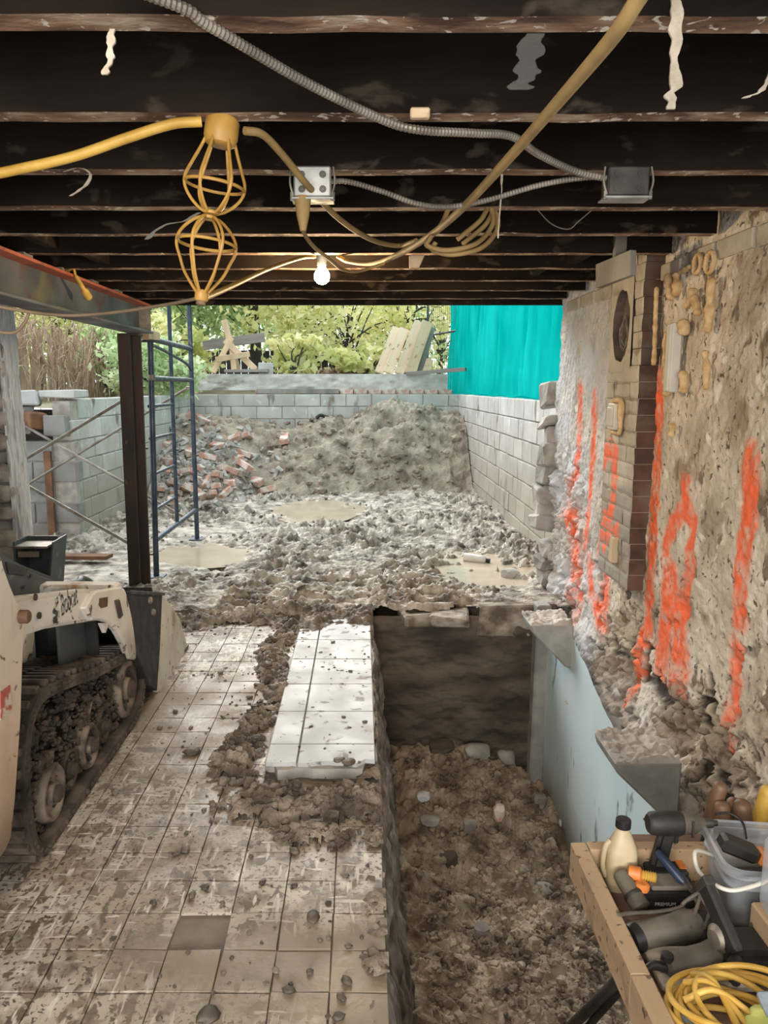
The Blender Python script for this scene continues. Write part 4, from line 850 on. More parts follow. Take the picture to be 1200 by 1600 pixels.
o = scatter('mud_crumbs', pts, szs, M['clod'], seed=12, sub=1, squash=.6); tag(o, 'tiny mud crumbs sprinkled over the tiles', 'mud', kind='stuff')
pts, szs = vscatter(1500, -.7, .06, 2.15, 4.6, 1, floor_mud, lambda x, y, r: (floor_mud(x, y) > .008) & ~(onslab(x, y) & (y < 4.4)), lambda a, b: .006+.02*a**2.5)
o = scatter('mud_lumps', pts, szs, M['floormud'], seed=13, sub=1); tag(o, 'wet mud lumps along the track print beside the raised slab', 'mud', kind='stuff')
# tool bits lying in dirt at bottom: hose
hb = tsurf(893, 1600); 
pp = [Vector((.80, 2.32, -.96)), pt(885, 1612, Y=2.28), pt(925, 1570, Y=2.10), pt(965, 1530, Y=1.93), Vector((.83, 1.72, .12))]
pp = [pt(840, 1660, Y=2.35), pt(893, 1603, Y=2.2), pt(930, 1568, Y=2.05), pt(966, 1532, Y=1.92), pt(1010, 1500, Y=1.82)]
tag(MB().tube(spline(pp, 6), .017, 12).build('pipe', M['darkmetal'], smooth=60), 'thick dark pipe slanting up from the trench behind the tool tray', 'pipe')
pp = [pt(880, 1660, Y=2.3), pt(918, 1606, Y=2.15), pt(950, 1568, Y=2.0), pt(985, 1530, Y=1.9)]
tag(MB().tube(spline(pp, 6), .012, 12).build('pipe', M['dustblack'], smooth=60), 'thinner black pipe slanting beneath the thick dark pipe', 'pipe')
p = surf(500, 656); tag(MB().tube(spline([p+Vector((-.06, 0, .02)), p+Vector((0, 0, .07)), p+Vector((.07, .02, .05)), p+Vector((.14, .02, .03))], 5), .028, 8).build('pipe_scrap', M['cap'], smooth=60), 'short black pipe scrap sticking out of the soil heap near the back wall', 'pipe')
p = pt(962, 858, X=XR-.085); tag(MB().box(p+Vector((.0, 0, 0)), (.05, .05, .13), Matrix.Rotation(.12, 3, 'X')).build('wood_wedge', M['wood'], bevel=.004), 'small wooden wedge stuck in the brick casing below the orange figure', 'wood')
# ---- teal netting on the fence above the right yard wall
ys = np.concatenate([np.arange(5.5, 15.6, .035)]); zs = np.linspace(1.30, 3.9, 90); A, B_ = np.meshgrid(ys, zs, indexing='ij')
XX = 1.70 + .05*np.sin(A*2.1 + B_*.6) + .035*fbm(A*2.2, B_*.5, 3)*2 + .03*np.abs(np.sin(A*5.3+B_*1.7+2*fbm(A, B_*.4, 6)))*np.clip(B_-1.2, 0, 1.5) + .02*np.sin(A*13+B_*2) + .10*np.clip(1.5-B_, 0, .2)
B2 = B_ + .03*np.sin(A*1.7)*(B_ < 1.6)
o = grid('netting', np.stack([XX, A, B2], -1), M['tarp'])
tn = o; tag(o, 'bright teal debris netting hung along the right side above the block wall', 'netting')
wood_e = [(1.64, y, 1.35+.008*math.sin(y*5)) for y in np.arange(5.9, 12.5, .25)]
MB().tube(spline(wood_e, 3), .010, 6).build('hem_rope', M['tarp'], tn, smooth=60)
fp = thing('fence_panel', 'dark tubular mesh fence panel behind the plank stack', 'fence', (1.6, 15.3, 1.35))
def fence_frame(o, p, ux, h, w):
    for a_ in (0, w): MB().cyl(p+ux*a_, p+ux*a_+Vector((0, 0, h)), .024, 10).build('upright', M['scaff'], o, smooth=60)
    for z in (.08, h*.5, h-.02): MB().cyl(p+Vector((0, 0, z)), p+ux*w+Vector((0, 0, z)), .018, 8).build('rail', M['scaff'], o, smooth=60)
    mw = MB()
    for i in range(1, 22): mw.cyl(p+ux*(w*i/22)+Vector((0, 0, .05)), p+ux*(w*i/22)+Vector((0, 0, h)), .003, 4)
    for i in range(1, 14): mw.cyl(p+Vector((0, 0, h*i/14)), p+ux*w+Vector((0, 0, h*i/14)), .003, 4)
    q = mw.build('mesh_wire', M['steel'], o); q['kind'] = 'stuff'
fence_frame(fp, Vector((1.30, 15.5, 1.3)), Vector((.28, -.96, 0)).normalized(), 2.3, 2.2)
# ---- planks leaning at the back, boards
def lean(a, b_, Y0, Y1, w, h, matn, lab, cat='plank', nm='plank'):
    p = pt(a[0], a[1], Y=Y0); q = pt(b_[0], b_[1], Y=Y1)
    L_ = (q-p).length; d = (q-p).normalized(); b = MB().box((0, 0, L_/2), (w, h, L_))
    o = b.build(nm, M[matn], bevel=.004); o.location = p; u = Vector((0, -1, 0)); x = u.cross(d).normalized(); y = d.cross(x)
    o.rotation_euler = Matrix((x, y, d)).transposed().to_euler(); return tag(o, lab, cat)
G = ('planks leaning at the back of the yard')
lean((592, 583), (620, 512), 13.35, 13.75, .15, .04, 'woodp', 'leftmost leaning plank, greyish, of the stack by the netting')
lean((606, 583), (632, 514), 13.25, 13.70, .17, .04, 'woodp', 'second leaning plank from the left, broad and pale, in the stack by the netting')
lean((622, 584), (645, 520), 13.4, 13.8, .12, .04, 'wood', 'short orange brown board between the two leaning plank groups')
lean((623, 584), (655, 503), 13.15, 13.6, .16, .045, 'woodp', 'tall pale plank in the middle of the leaning stack')
lean((640, 584), (668, 503), 13.05, 13.55, .19, .045, 'wood', 'wide tan plank at the front right of the leaning stack')
lean((655, 584), (676, 512), 13.25, 13.7, .10, .04, 'greywood', 'dark edged rear plank at the right of the leaning stack')
lean((665, 583), (672, 562), 13.1, 13.2, .12, .05, 'wood', 'short wood offcut at the foot of the leaning stack')
lean((636, 584), (728, 577), 12.85, 12.5, .06, .12, 'greywood', 'long grey board overhanging the right end of the concrete kerb')
lean((352, 580), (420, 579), 12.95, 12.95, .05, .25, 'greywood', 'flat grey board lying on the kerb under the trestle', nm='plank')
lean((318, 540), (413, 527), 13.9, 13.6, .16, .05, 'greywood', 'long grey green board resting across the trestle', nm='plank')
q = chunk('upright_block', 'small grey block standing on the kerb beside the trestle', (-1.60, 13.05, 1.75), (.24, .2, .20), 31, 'cmu', .1, .01, .005)
tr = thing('trestle', 'raw wood A shaped trestle standing on the concrete kerb', 'trestle', pt(370, 580, Y=13.2))
for (a, b_, ya, yb, w) in (((333, 582), (362, 528), 13.1, 13.3, .09), ((400, 578), (352, 532), 13.0, 13.3, .10), ((372, 580), (350, 500), 13.35, 13.35, .10), ((366, 578), (362, 540), 13.1, 13.3, .09)):
    MB().bar(pt(*a, Y=ya), pt(*b_, Y=yb), w, .05, up=(0, 1, 0)).build('leg', M['wood'], tr, bevel=.003)
MB().bar(pt(337, 562, Y=13.02), pt(390, 553, Y=13.02), .05, .09, up=(0, 0, 1)).build('rail', M['wood'], tr, bevel=.003)
# ---- brush fence with dead vines on the left bank
bf = thing('brush_fence', 'old brush fence of dry canes hung with dead vines, left of the yard', 'fence', (-4.3, 10, 1.3))
rc = random.Random(8); cmesh = []
for k in range(90):
    y = 7.8 + 5.4*k/90; h = .98*(1 - .35*max(0, (k-70)/20)) + rc.uniform(-.08, .06)
    x = -4.2 + .05*rc.uniform(-1, 1)
    MB().tube([(x, y, 1.22), (x+.06*rc.uniform(-1, 1), y+.05*rc.uniform(-1, 1), 1.22+h*.5), (x+.10*rc.uniform(-1, 1), y+.10*rc.uniform(-1, 1), 1.22+h)], [.028, .024, .016], 6).build('cane', M['cane'], bf)
vm = MB()
for k in range(420):
    y = 7.6 + 5.6*rc.random(); z = 2.25 - .9*rc.random()**1.6; x = -4.15+.22*rc.random(); a = rc.uniform(0, 6.28); L_ = rc.uniform(.15, .45)
    vm.tube(spline([(x, y, z), (x+.10*rc.random(), y+L_*.5*math.cos(a), z+L_*.3*math.sin(a)+.05), (x+.12*rc.random(), y+L_*math.cos(a), z+L_*.6*math.sin(a)-.1)], 3), .0055, 4, caps=False)
q = vm.build('dead_vine', M['dryvine'], bf); q['kind'] = 'stuff'
# ---- trees and bushes
def leaves(n, c, rad, size, seed, shell=.55):
    rng = np.random.RandomState(seed); ctr = []
    ncl = max(12, n//90); dirs = rng.randn(ncl, 3); dirs /= np.linalg.norm(dirs, axis=1)[:, None]
    rr = shell + (1-shell)*rng.rand(ncl); cl = np.array(c) + dirs*rr[:, None]*np.array(rad)
    which = rng.randint(0, ncl, n); P = cl[which] + rng.randn(n, 3)*np.array(rad)*.17
    nrm = rng.randn(n, 3) + np.array([0, -.6, .8]); nrm /= np.linalg.norm(nrm, axis=1)[:, None]
    t = np.cross(nrm, rng.randn(n, 3)); t /= np.linalg.norm(t, axis=1)[:, None]; b = np.cross(nrm, t)
    s = size*(.6+.8*rng.rand(n))[:, None]
    V = np.stack([P - t*s, P - b*s*.6 + nrm*s*.15, P + t*s*1.1, P + b*s*.6 + nrm*s*.15], 1).reshape(-1, 3)
    tone = np.clip(.5 + .28*(rng.rand(ncl)-.5)[which]*2 + .25*rng.randn(n), 0, 1)
    return V, np.arange(4*n).reshape(n, 4), np.repeat(tone, 4), cl
def tree(name, label, px, Y, zc, rad, n, size, m_, tr_, seed, base=1.3, lean_=0, group=None):
    x = pt(px, 600, Y=Y).x; o = thing(name, label, 'tree' if 'tree' in name else 'bush', (x, Y, base), group)
    V, Fs, tone, cl = leaves(n, (x+lean_, Y, zc), rad, size, seed); npmesh('foliage', V, Fs, M[m_], o, True, {'tone': tone})
    rr = random.Random(seed)
    if tr_: MB().tube(spline([(x, Y, base-.2), (x+.1*rr.uniform(-1, 1), Y, base+.8), (x+lean_*.6, Y, zc), (x+lean_, Y, zc+rad[2]*.6)], 5), [tr_*(1-.045*i) for i in range(16)], 10).build('trunk', M['bark'], o, smooth=60)
    bm_ = MB()
    for k in range(0, min(len(cl), 26)):
        p = Vector(cl[k]); q0 = Vector((x+lean_*.5, Y, base + (zc-base)*rr.uniform(.3, .9))); bm_.tube(spline([q0, (q0+p)/2 + Vector((rr.uniform(-.1, .1), 0, rr.uniform(0, .2))), p], 3), [.022*(1-.11*i) for i in range(7)], 5)
    q = bm_.build('branches', M['bark'], o, smooth=60); q['kind'] = 'stuff'
    return o
tree('tree', 'dark trunked green tree behind the scaffold top', 238, 17, 4.0, (1.7, 1.2, 1.9), 4947, 0.061, 'leafg', .13, 1)
tree('tree', 'green tree with the thick dark trunk behind the trestle', 395, 18, 4.3, (1.6, 1.2, 1.7), 4240, 0.061, 'leafg', .17, 2)
tree('tree', 'thin dark trunked tree just left of the trestle', 318, 18.5, 3.6, (1.2, 1, 1.6), 3062, 0.058, 'leafl', .10, 14)
tree('tree', 'slender yellow leaved tree right of the thick trunk', 470, 16, 2.9, (1.25, .8, 1.25), 1682, 0.076, 'leafy', .05, 3)
tree('tree', 'yellow green tree in the middle of the back planting', 545, 17, 3.0, (1.3, .9, 1.35), 1780, 0.073, 'leafy', .05, 4)
tree('tree', 'pale yellow tree behind the leaning planks', 630, 18, 3.2, (1.5, 1, 1.5), 2238, 0.073, 'leafy', .06, 5)
tree('tree', 'darker green tree far behind the middle of the kerb', 520, 22, 3.8, (3.0, 1.5, 2.4), 6125, 0.072, 'leafg', .12, 6)
tree('tree', 'broad dark tree far behind the scaffold', 200, 22, 4.2, (3.2, 1.5, 2.7), 6596, 0.079, 'leafd', .16, 7)
tree('tree', 'light green tree far behind the netting edge', 690, 22, 3.8, (2.4, 1.5, 2.4), 4947, 0.072, 'leafl', .12, 8)
tree('tree', 'leafy tree rising over the brush fence', 95, 16, 3.2, (1.8, 1.2, 1.3), 4712, 0.065, 'leafy', .10, 9)
tree('tree', 'green tree far behind the brush fence', 20, 21, 4.0, (3.2, 1.5, 2.4), 5654, 0.072, 'leafg', .15, 15)
tree('bush', 'pale green bush above the left yard wall behind the post', 235, 11.5, 1.72, (.75, .7, .42), 2200, .055, 'leafl', 0, 10)
tree('bush', 'green bush at the end of the brush fence', 165, 12.6, 1.85, (.7, .6, .5), 2000, .06, 'leafg', 0, 11)
tree('bush', 'low yellow leaved bush behind the right half of the kerb', 575, 14.6, 1.95, (.8, .5, .32), 420, .085, 'leafy', 0, 12)
tree('bush', 'small yellow leaved sprig behind the grey block on the kerb', 462, 13.9, 1.95, (.55, .4, .38), 420, .085, 'leafy', 0, 13)
tree('bush', 'yellow green bush behind the scaffold bars', 255, 14.2, 2.0, (.8, .6, .7), 1900, .065, 'leafy', 0, 16)
df = thing('board_fence', 'low dark stained board fence behind the trestle', 'fence', (-1.8, 16.5, 1.4))
dm = boxmesh('board', (.14, .03, .95), M['darkfence'], .003)
for k in range(30): piece('board', dm, df, (-4.5+.155*k, 16.6, 1.75+.02*rc.uniform(-1, 1)))
V, Fs, tone, cl = leaves(2600, (-.3, 14.9, 1.62), (1.0, .5, .22), .05, 77, .2)
tn2 = npmesh('dry_brush', V, Fs, M['dryvine'], None, True); tag(tn2, 'grey heap of dry brush behind the kerb', 'brush', kind='stuff')
# ================================================================== COMPACT TRACK LOADER
lo_ = thing('track_loader', 'muddy cream compact track loader with charcoal hood and front bucket, cropped at the left', 'loader', (-1.5, 2.7, 0))
XA = -.985
def P_(x, zx, zy): return pt(zx/2.963, 820+zy/2.963, X=x)
def poly(x, L_): return [P_(x, *q) for q in L_]
# rubber track: closed belt with lugs
path = spline([(2.22, .02), (2.7, .02), (3.12, .02), (3.27, .06), (3.335, .155), (3.29, .265), (3.16, .315), (2.75, .40), (2.40, .485), (2.24, .50), (2.15, .43), (2.115, .28), (2.125, .12), (2.16, .045)], 9, True) if False else [Vector((0, y, z)) for y, z in []]
ctl = [(2.26, .02), (2.7, .018), (3.12, .02), (3.27, .06), (3.335, .155), (3.29, .265), (3.16, .318), (2.75, .40), (2.40, .485), (2.24, .505), (2.145, .44), (2.105, .28), (2.12, .12), (2.17, .04)]
path = spline([(0, y, z) for y, z in ctl], 9, True)
path = resample(path + [path[0]], .012)[:-1]; n = len(path)
def tracks(x0, x1, parent, nm='track_belt'):
    b = MB(); V = []; Fs = []
    nr = []
    for i in range(n):
        t = (path[(i+1) % n]-path[i-1]).normalized(); nr.append(Vector((0, t.z, -t.y)))      # outward
    for i in range(n):
        p = path[i]
        for x, o in ((x0, .016), (x1, .016), (x1, -.022), (x0, -.022)): V.append((x, p.y+nr[i].y*o, p.z+nr[i].z*o))
    for i in range(n):
        for q in range(4):
            a = 4*i+q; c = 4*i+(q+1) % 4; j = (i+1) % n; Fs.append((a, 4*j+q, 4*j+(q+1) % 4, c))
    b.add(V, Fs); belt = b.build(nm, M['track'], parent, smooth=40)
    step = 5
    for i in range(0, n-2, step):
        p = path[i]; t = (path[(i+1) % n]-path[i-1]).normalized(); r = Matrix(((1, 0, 0), (0, t.y, nr[i].y), (0, t.z, nr[i].z)))
        if p.z < .03: continue
        m_ = MB(); o = Vector((0, nr[i].y, nr[i].z))*.024
        for xc, w, dy in ((x0+(x1-x0)*.25, (x1-x0)*.44, .006), (x0+(x1-x0)*.75, (x1-x0)*.44, -.006)):
            m_.box(Vector((xc, p.y, p.z)) + o + t*dy, (w, .026, .022), r)
        m_.build('track_lug', M['track'], belt, bevel=.004)
    return belt
tb = tracks(-1.27, -.985, lo_)
tl = tracks(-2.02, -1.74, lo_)
def wheel(y, z, r, x, nm, m_='cream'):
    rot = Matrix.Rotation(math.pi/2, 3, 'Y')
    w = MB().lathe([(r*.35, -.10), (r*.98, -.10), (r, -.085), (r, -.01), (r*.93, .0), (r*.80, .0), (r*.72, -.02), (r*.42, -.018), (r*.36, .004), (0.001, .006)], (x, y, z), 28, rot, False).build(nm, M[m_], lo_, smooth=35)
    MB().lathe([(r*.30, 0), (r*.30, .014), (r*.2, .02), (.001, .02)], (x+.002, y, z), 14, rot, False).build('hub_cap', M['machmud'], w, smooth=35)
wheel(3.155, .165, .125, -1.005, 'idler_wheel', 'muddycream'); wheel(2.88, .125, .075, -1.02, 'roller', 'machmud'); wheel(2.70, .125, .085, -1.01, 'roller', 'muddycream'); wheel(2.52, .125, .075, -1.02, 'roller', 'machmud'); wheel(2.34, .135, .095, -1.005, 'roller', 'muddycream'); wheel(2.27, .37, .10, -1.05, 'sprocket', 'machmud')
MB().prism([(-1.10, 2.25, .10), (-1.10, 3.15, .12), (-1.10, 3.15, .24), (-1.10, 2.75, .31), (-1.10, 2.3, .40)], (-.07, 0, 0)).build('track_frame', M['machmud'], lo_, bevel=.01)
MB().prism([(-1.03, 2.24, .09), (-1.03, 2.36, .09), (-1.03, 2.42, .25), (-1.03, 2.31, .27)], (-.04, 0, 0)).build('sprocket_guard', M['muddycream'], lo_, bevel=.006)
MB().prism([(-1.03, 2.56, .13), (-1.03, 2.62, .10), (-1.03, 2.80, .26), (-1.03, 2.74, .28)], (-.03, 0, 0)).build('frame_strut', M['muddycream'], lo_, bevel=.006)
pts = []; szs = []
rm = random.Random(4)
for k in range(1300):
    y = rm.uniform(2.2, 3.25); z = .05 + rm.random()*(.42-.20*(y-2.2)/1.0); pts.append((-1.055+.03*rm.random(), y, z)); szs.append(rm.uniform(.004, .015)*(1.7 if rm.random() < .06 else 1))
for k in range(260):
    i = rm.randrange(n); p = path[i]; pts.append((rm.uniform(-1.0, -.985), p.y, p.z)); szs.append(rm.uniform(.006, .016))
for k in range(200):
    y = rm.uniform(2.2, 3.2); pts.append((rm.uniform(-1.25, -1.10), y, .53-.20*(y-2.25)/.95)); szs.append(rm.uniform(.006, .02))
q = scatter('caked_mud', pts, szs, M['machmud'], lo_, 5, 1); q['kind'] = 'stuff'
# chassis, side panel, hood
MB().box((-1.50, 2.62, .36), (.46, 1.15, .34)).build('chassis', M['black'], lo_, bevel=.02)
sp_ = MB().prism([(-1.265, 2.05, .40), (-1.265, 2.86, .40), (-1.265, 2.86, .66), (-1.265, 2.05, .80)], (-.02, 0, 0)).build('side_panel', M['cream'], lo_, bevel=.005)
MB().lathe([(.045, 0), (.045, .004), (.001, .004)], (-1.263, 2.40, .50), 20, Matrix.Rotation(math.pi/2, 3, 'Y'), False).build('panel_hole', M['cap'], sp_)
MB().tube(spline([(-1.25, 2.62, .60), (-1.245, 2.625, .54), (-1.25, 2.635, .44), (-1.25, 2.64, .40)], 4), .006, 6).build('hydraulic_line', M['cap'], sp_)
MB().box((-1.25, 2.62, .615), (.03, .06, .045)).build('valve', M['cap'], sp_, bevel=.008)
MB().box((-1.262, 2.72, .585), (.002, .055, .045)).build('decal', M['whiteplastic'], sp_)
MB().box((-1.15, 2.94, .50), (.20, .02, .30)).build('front_plate', M['black'], lo_, bevel=.003)
MB().box((-1.10, 2.80, .52), (.012, .26, .26)).build('inner_plate', M['hood'], lo_, bevel=.003)
hd = MB().prism([(-1.30, 3.42, .50), (-1.30, 3.40, .545), (-1.30, 3.28, .615), (-1.30, 3.10, .69), (-1.30, 2.90, .775), (-1.30, 2.73, .86), (-1.30, 2.50, .95), (-1.30, 2.1, 1.0), (-1.30, 1.6, 1.0), (-1.30, 1.6, .45), (-1.30, 2.4, .45)], (-.40, 0, 0)).build('hood', M['hood'], lo_, bevel=.03, seg=3, smooth=40)
vp = [P_(-1.295, *q) for q in ((30, 172), (130, 205), (118, 235), (40, 225))]
MB().prism(vp, (-.02, 0, 0)).build('vent', M['cap'], hd)
for (a, b_) in ((140, 238), (108, 288)): MB().lathe([(.008, 0), (.008, .004)], P_(-1.295, a, b_), 8, Matrix.Rotation(math.pi/2, 3, 'Y')).build('bolt', M['cap'], hd)
MB().tube(spline([Vector((-1.36, 3.1, .62)), pt(118, 912, X=-1.40), pt(128, 905, X=-1.42), pt(142, 913, X=-1.42), pt(150, 935, X=-1.38)], 6), .02, 10).build('hose', M['cap'], lo_, smooth=60)
# lift arm, hook plate, tower
arm = MB().prism(poly(XA-.01, [(40, 350), (100, 335), (250, 318), (420, 297), (480, 297), (480, 440), (440, 445), (330, 462), (220, 482), (150, 505), (118, 545), (105, 620), (40, 620)]), (-.07, 0, 0)).build('lift_arm', M['cream'], lo_, bevel=.012, seg=2)
hp = MB().prism(poly(XA+.012, [(398, 385), (430, 322), (450, 306), (560, 288), (578, 296), (588, 320), (612, 430), (632, 560), (630, 625), (600, 622), (582, 560), (545, 492), (505, 452), (470, 440), (430, 443)]), (-.03, 0, 0)).build('hook_plate', M['cream'], lo_, bevel=.006)
MB().prism(poly(XA+.014, [(462, 340), (500, 334), (498, 378), (470, 386), (458, 372)]), (-.02, 0, 0)).build('slot', M['rustpin'], hp)
MB().prism(poly(XA+.022, [(540, 350), (556, 345), (572, 420), (560, 435)]), (-.02, 0, 0)).build('pin_plate', M['machmud'], hp, bevel=.003)
MB().prism(poly(XA+.0, [(470, 455), (505, 455), (490, 500)]), (-.015, 0, 0)).build('tab', M['cream'], hp)
rotx = (math.pi/2, 0, math.pi/2)
a0 = P_(XA-.009, 285, 424); a1 = P_(XA-.009, 366, 415)
tx = text('Bobcat', 'lettering', .105, a0, (math.pi/2+0, 0, math.pi/2), M['bobtext'], arm); tx.scale = ((a1.y-a0.y)/.30, 1, 1); tx.rotation_euler = (math.pi/2, -.02, math.pi/2)
# animal head emblem beside the lettering, built as a few flat dark strokes
e0 = P_(XA-.009, 258, 398); em = MB()
for (dy, dz, w, h, r) in ((0, .012, .05, .012, .5), (.008, -.008, .045, .014, -.4), (-.008, -.026, .035, .012, .6), (.012, .030, .02, .02, .2), (.0, -.042, .028, .010, -.2)):
    em.box(e0+Vector((.0005, dy, dz)), (.001, w, h), Matrix.Rotation(r, 3, 'X'))
em.build('emblem', M['bobtext'], arm)
for q in ((252, 440), (178, 420), (160, 335)): MB().lathe([(.011, 0), (.011, .006), (.001, .007)], P_(XA-.008, *q), 8, Matrix.Rotation(math.pi/2, 3, 'Y'), False).build('bolt', M['machmud'], arm)
XT = -.93
tw = poly(XT, [(0, 118), (14, 150), (24, 190), (50, 262), (78, 332), (108, 385), (118, 440), (112, 620), (103, 900), (92, 1060), (78, 1260), (58, 1450), (30, 1520), (0, 1560)])
tw = tw + [Vector((XT, 1.5, .20)), Vector((XT, 1.25, .5)), Vector((XT, 1.25, 1.0)), Vector((XT, 1.5, 1.12))]
tower = MB().prism(tw, (-.09, 0, 0)).build('arm_tower', M['towercream'], lo_, bevel=.012, seg=2)
rr_ = Matrix.Rotation(math.pi/2, 3, 'Y')
MB().lathe([(.019, 0), (.019, .026), (.015, .031), (.001, .031)], P_(XT-.005, 84, 425), 14, rr_, False).build('pivot_pin', M['rustpin'], tower, smooth=40)
MB().prism(poly(XT+.001, [(0, 775), (44, 742), (52, 850), (0, 905)]), (.002, 0, 0)).build('decal', M['decal'], tower)
MB().prism([(x-.98 if False else -1.92, y, z) for x, y, z in tw], (-.09, 0, 0)).build('arm_tower', M['towercream'], lo_, bevel=.012)
arm2 = MB().prism([(-1.95, q.y, q.z) for q in poly(XA-.01, [(100, 335), (420, 297), (560, 290), (630, 600), (600, 600), (500, 450), (330, 462), (150, 505), (110, 620)])], (-.07, 0, 0)).build('lift_arm', M['cream'], lo_, bevel=.01)
MB().box((-1.47, 3.05, .62), (.95, .08, .08)).build('cross_tube', M['cream'], lo_, bevel=.01)
# bucket
XBk = -.978
sd_ = poly(XBk, [(745, 318), (775, 348), (832, 430), (868, 560), (866, 600), (856, 625), (742, 778), (724, 772)])
MB().prism(sd_, (-.02, 0, 0)).build('bucket_side', M['creamb'], lo_, bevel=.004)
MB().prism([(-2.05, q.y, q.z) for q in sd_], (.02, 0, 0)).build('bucket_side', M['creamb'], lo_, bevel=.004)
dk = poly(XBk+.006, [(590, 306), (752, 316), (742, 560), (728, 770), (690, 740), (660, 660), (632, 600), (612, 430)])
dkp = MB().prism(dk, (-.05, 0, 0)).build('mount_plate', M['black'], lo_, bevel=.004)
MB().prism([q+Vector((.012, 0, 0)) for q in poly(XBk, [(590, 303), (754, 313), (752, 328), (592, 320)])], (-.06, 0, 0)).build('mount_lip', M['steel'], dkp, bevel=.002)
for q in ((690, 350), (705, 405)): MB().lathe([(.017, 0), (.017, .008), (.009, .016), (.001, .016)], P_(XBk+.006, *q), 10, rr_, False).build('bolt', M['galv'], dkp)
bl = MB(); prof = [(3.50, .50), (3.56, .36), (3.55, .18), (3.60, .06), (3.72, .022), (4.12, .012)]
V = [];
for x in (-2.05, XBk-.01):
    for y, z in prof: V.append((x, y, z))
    for y, z in prof[::-1]: V.append((x, y+.015, z+.018))
k = len(prof)*2; bl.add(V, [(i, (i+1) % k, k+(i+1) % k, k+i)[::-1] for i in range(k)] + [tuple(range(k)), tuple(range(2*k-1, k-1, -1))]); bl.build('bucket_shell', M['black'], lo_)
MB().box((-1.515, 4.11, .012), (1.08, .09, .016)).build('cutting_edge', M['darkmetal'], lo_)
# ================================================================== UNDER THE JOISTS
JY = lambda k: 1.307+.42*k
def cable(name, pts, r, m_, label, cat='cable', per=8, n=10, rib=None):
    P = spline(pts, per)
    if rib:
        P = resample(P, rib/2); rr = [r if i % 2 else r*.80 for i in range(len(P))]
        o = MB().tube(P, rr, n).build(name, M[m_], smooth=20)
    else: o = MB().tube(P, r, n).build(name, M[m_], smooth=60)
    return tag(o, label, cat)
cable('armoured_cable', [Vector((-.95, .35, 1.99)), Vector((-.75, .8, 1.985)), pt(222, -12, Y=1.202), pt(330, 42, Y=1.300), pt(480, 130, Y=1.497), pt(600, 188, Y=1.655), pt(655, 203, Y=1.694), pt(740, 208, Y=1.773), pt(800, 213, Y=1.852), pt(840, 240, Y=1.950), pt(895, 266, Y=2.039), pt(948, 279, Y=2.078)], .0092, 'galv', 'grey ribbed armoured cable running from the top edge to the dark junction box', rib=.009)
cable('armoured_cable', [pt(514, 283, Y=2.11), pt(545, 284, Y=2.11), pt(600, 300, Y=2.09), pt(650, 318, Y=2.07), pt(700, 323, Y=2.06), pt(760, 313, Y=2.07), pt(840, 290, Y=2.09), pt(900, 279, Y=2.10), pt(946, 276, Y=2.11)], .0075, 'galv', 'sagging ribbed armoured cable between the two junction boxes', rib=.008)
cable('yellow_cable', [Vector((.42, .2, 1.93)), Vector((.37, .65, 1.905)), Vector((.35, .85, 1.90)), pt(1015, -25, Y=.98), pt(960, 55, Y=1.06), pt(880, 150, Y=1.28), pt(800, 242, Y=1.62), pt(730, 318, Y=2.05), pt(680, 362, Y=2.5), pt(630, 394, Y=2.95), pt(585, 411, Y=3.25), pt(545, 408, Y=3.40), pt(528, 400, Y=3.45)], .0105, 'dullyellow', 'thick dusty yellow cable slanting from the top right towards the bulb')
cable('yellow_cable', [Vector((-1.9, 1.72, 1.93)), Vector((-1.3, 1.70, 1.865)), Vector((-1.05, 1.70, 1.868)), pt(-40, 276, Y=1.70), pt(40, 262, Y=1.70), pt(120, 243, Y=1.70), pt(200, 215, Y=1.70), pt(268, 194, Y=1.71), pt(315, 190, Y=1.72)], .0105, 'yellow', 'yellow cable sagging along the first joist from the left edge to the lamp cage')
cable('yellow_cable', [pt(382, 204, Y=1.73), pt(410, 210, Y=1.76), pt(440, 240, Y=1.85), pt(480, 289, Y=2.02), pt(530, 342, Y=2.35), pt(580, 374, Y=2.75), pt(622, 384, Y=2.95), pt(650, 376, Y=2.80)], .0085, 'dullyellow', 'dusty yellow cable dropping from the lamp cage to the cable loop')
lp = [pt(672, 372, Y=2.5), pt(668, 384, Y=2.5), pt(700, 391, Y=2.5), pt(745, 380, Y=2.52), pt(770, 350, Y=2.55), pt(765, 322, Y=2.57), pt(750, 345, Y=2.52), pt(715, 374, Y=2.5)]
b = MB().tube(spline(lp, 6), .008, 8); b.tube(spline([p+Vector((.02, .03, -.008)) for p in lp], 6), .008, 8); b.tube(spline([pt(668, 376, Y=2.52), pt(690, 350, Y=2.55), pt(700, 328, Y=2.57)], 6), .008, 8)
tag(b.build('cable_loop', M['dullyellow'], smooth=60), 'coiled loops of dusty yellow cable hung below the joists', 'cable')
cable('yellow_cable', [pt(318, 466, Y=1.74), pt(360, 448, Y=2.1), pt(420, 420, Y=2.75), pt(470, 403, Y=3.25), pt(492, 401, Y=3.42)], .0072, 'yellow', 'bright yellow cord from the lower lamp cage up to the glowing bulb', 'cord')
cable('yellow_cable', [pt(532, 402, Y=3.42), pt(550, 410, Y=3.40), pt(580, 411, Y=3.30), pt(610, 402, Y=3.1), pt(640, 386, Y=2.9)], .0075, 'yellow', 'pale yellow cord end right of the glowing bulb', 'cord')
cable('brown_cable', [pt(310, 466, Y=1.74), pt(260, 476, Y=1.80), pt(180, 488, Y=1.85), pt(110, 493, Y=1.85), pt(50, 488, Y=1.80), pt(-20, 476, Y=1.75)], .004, 'browncord', 'thin brown cord sagging in front of the steel beam', 'cord')
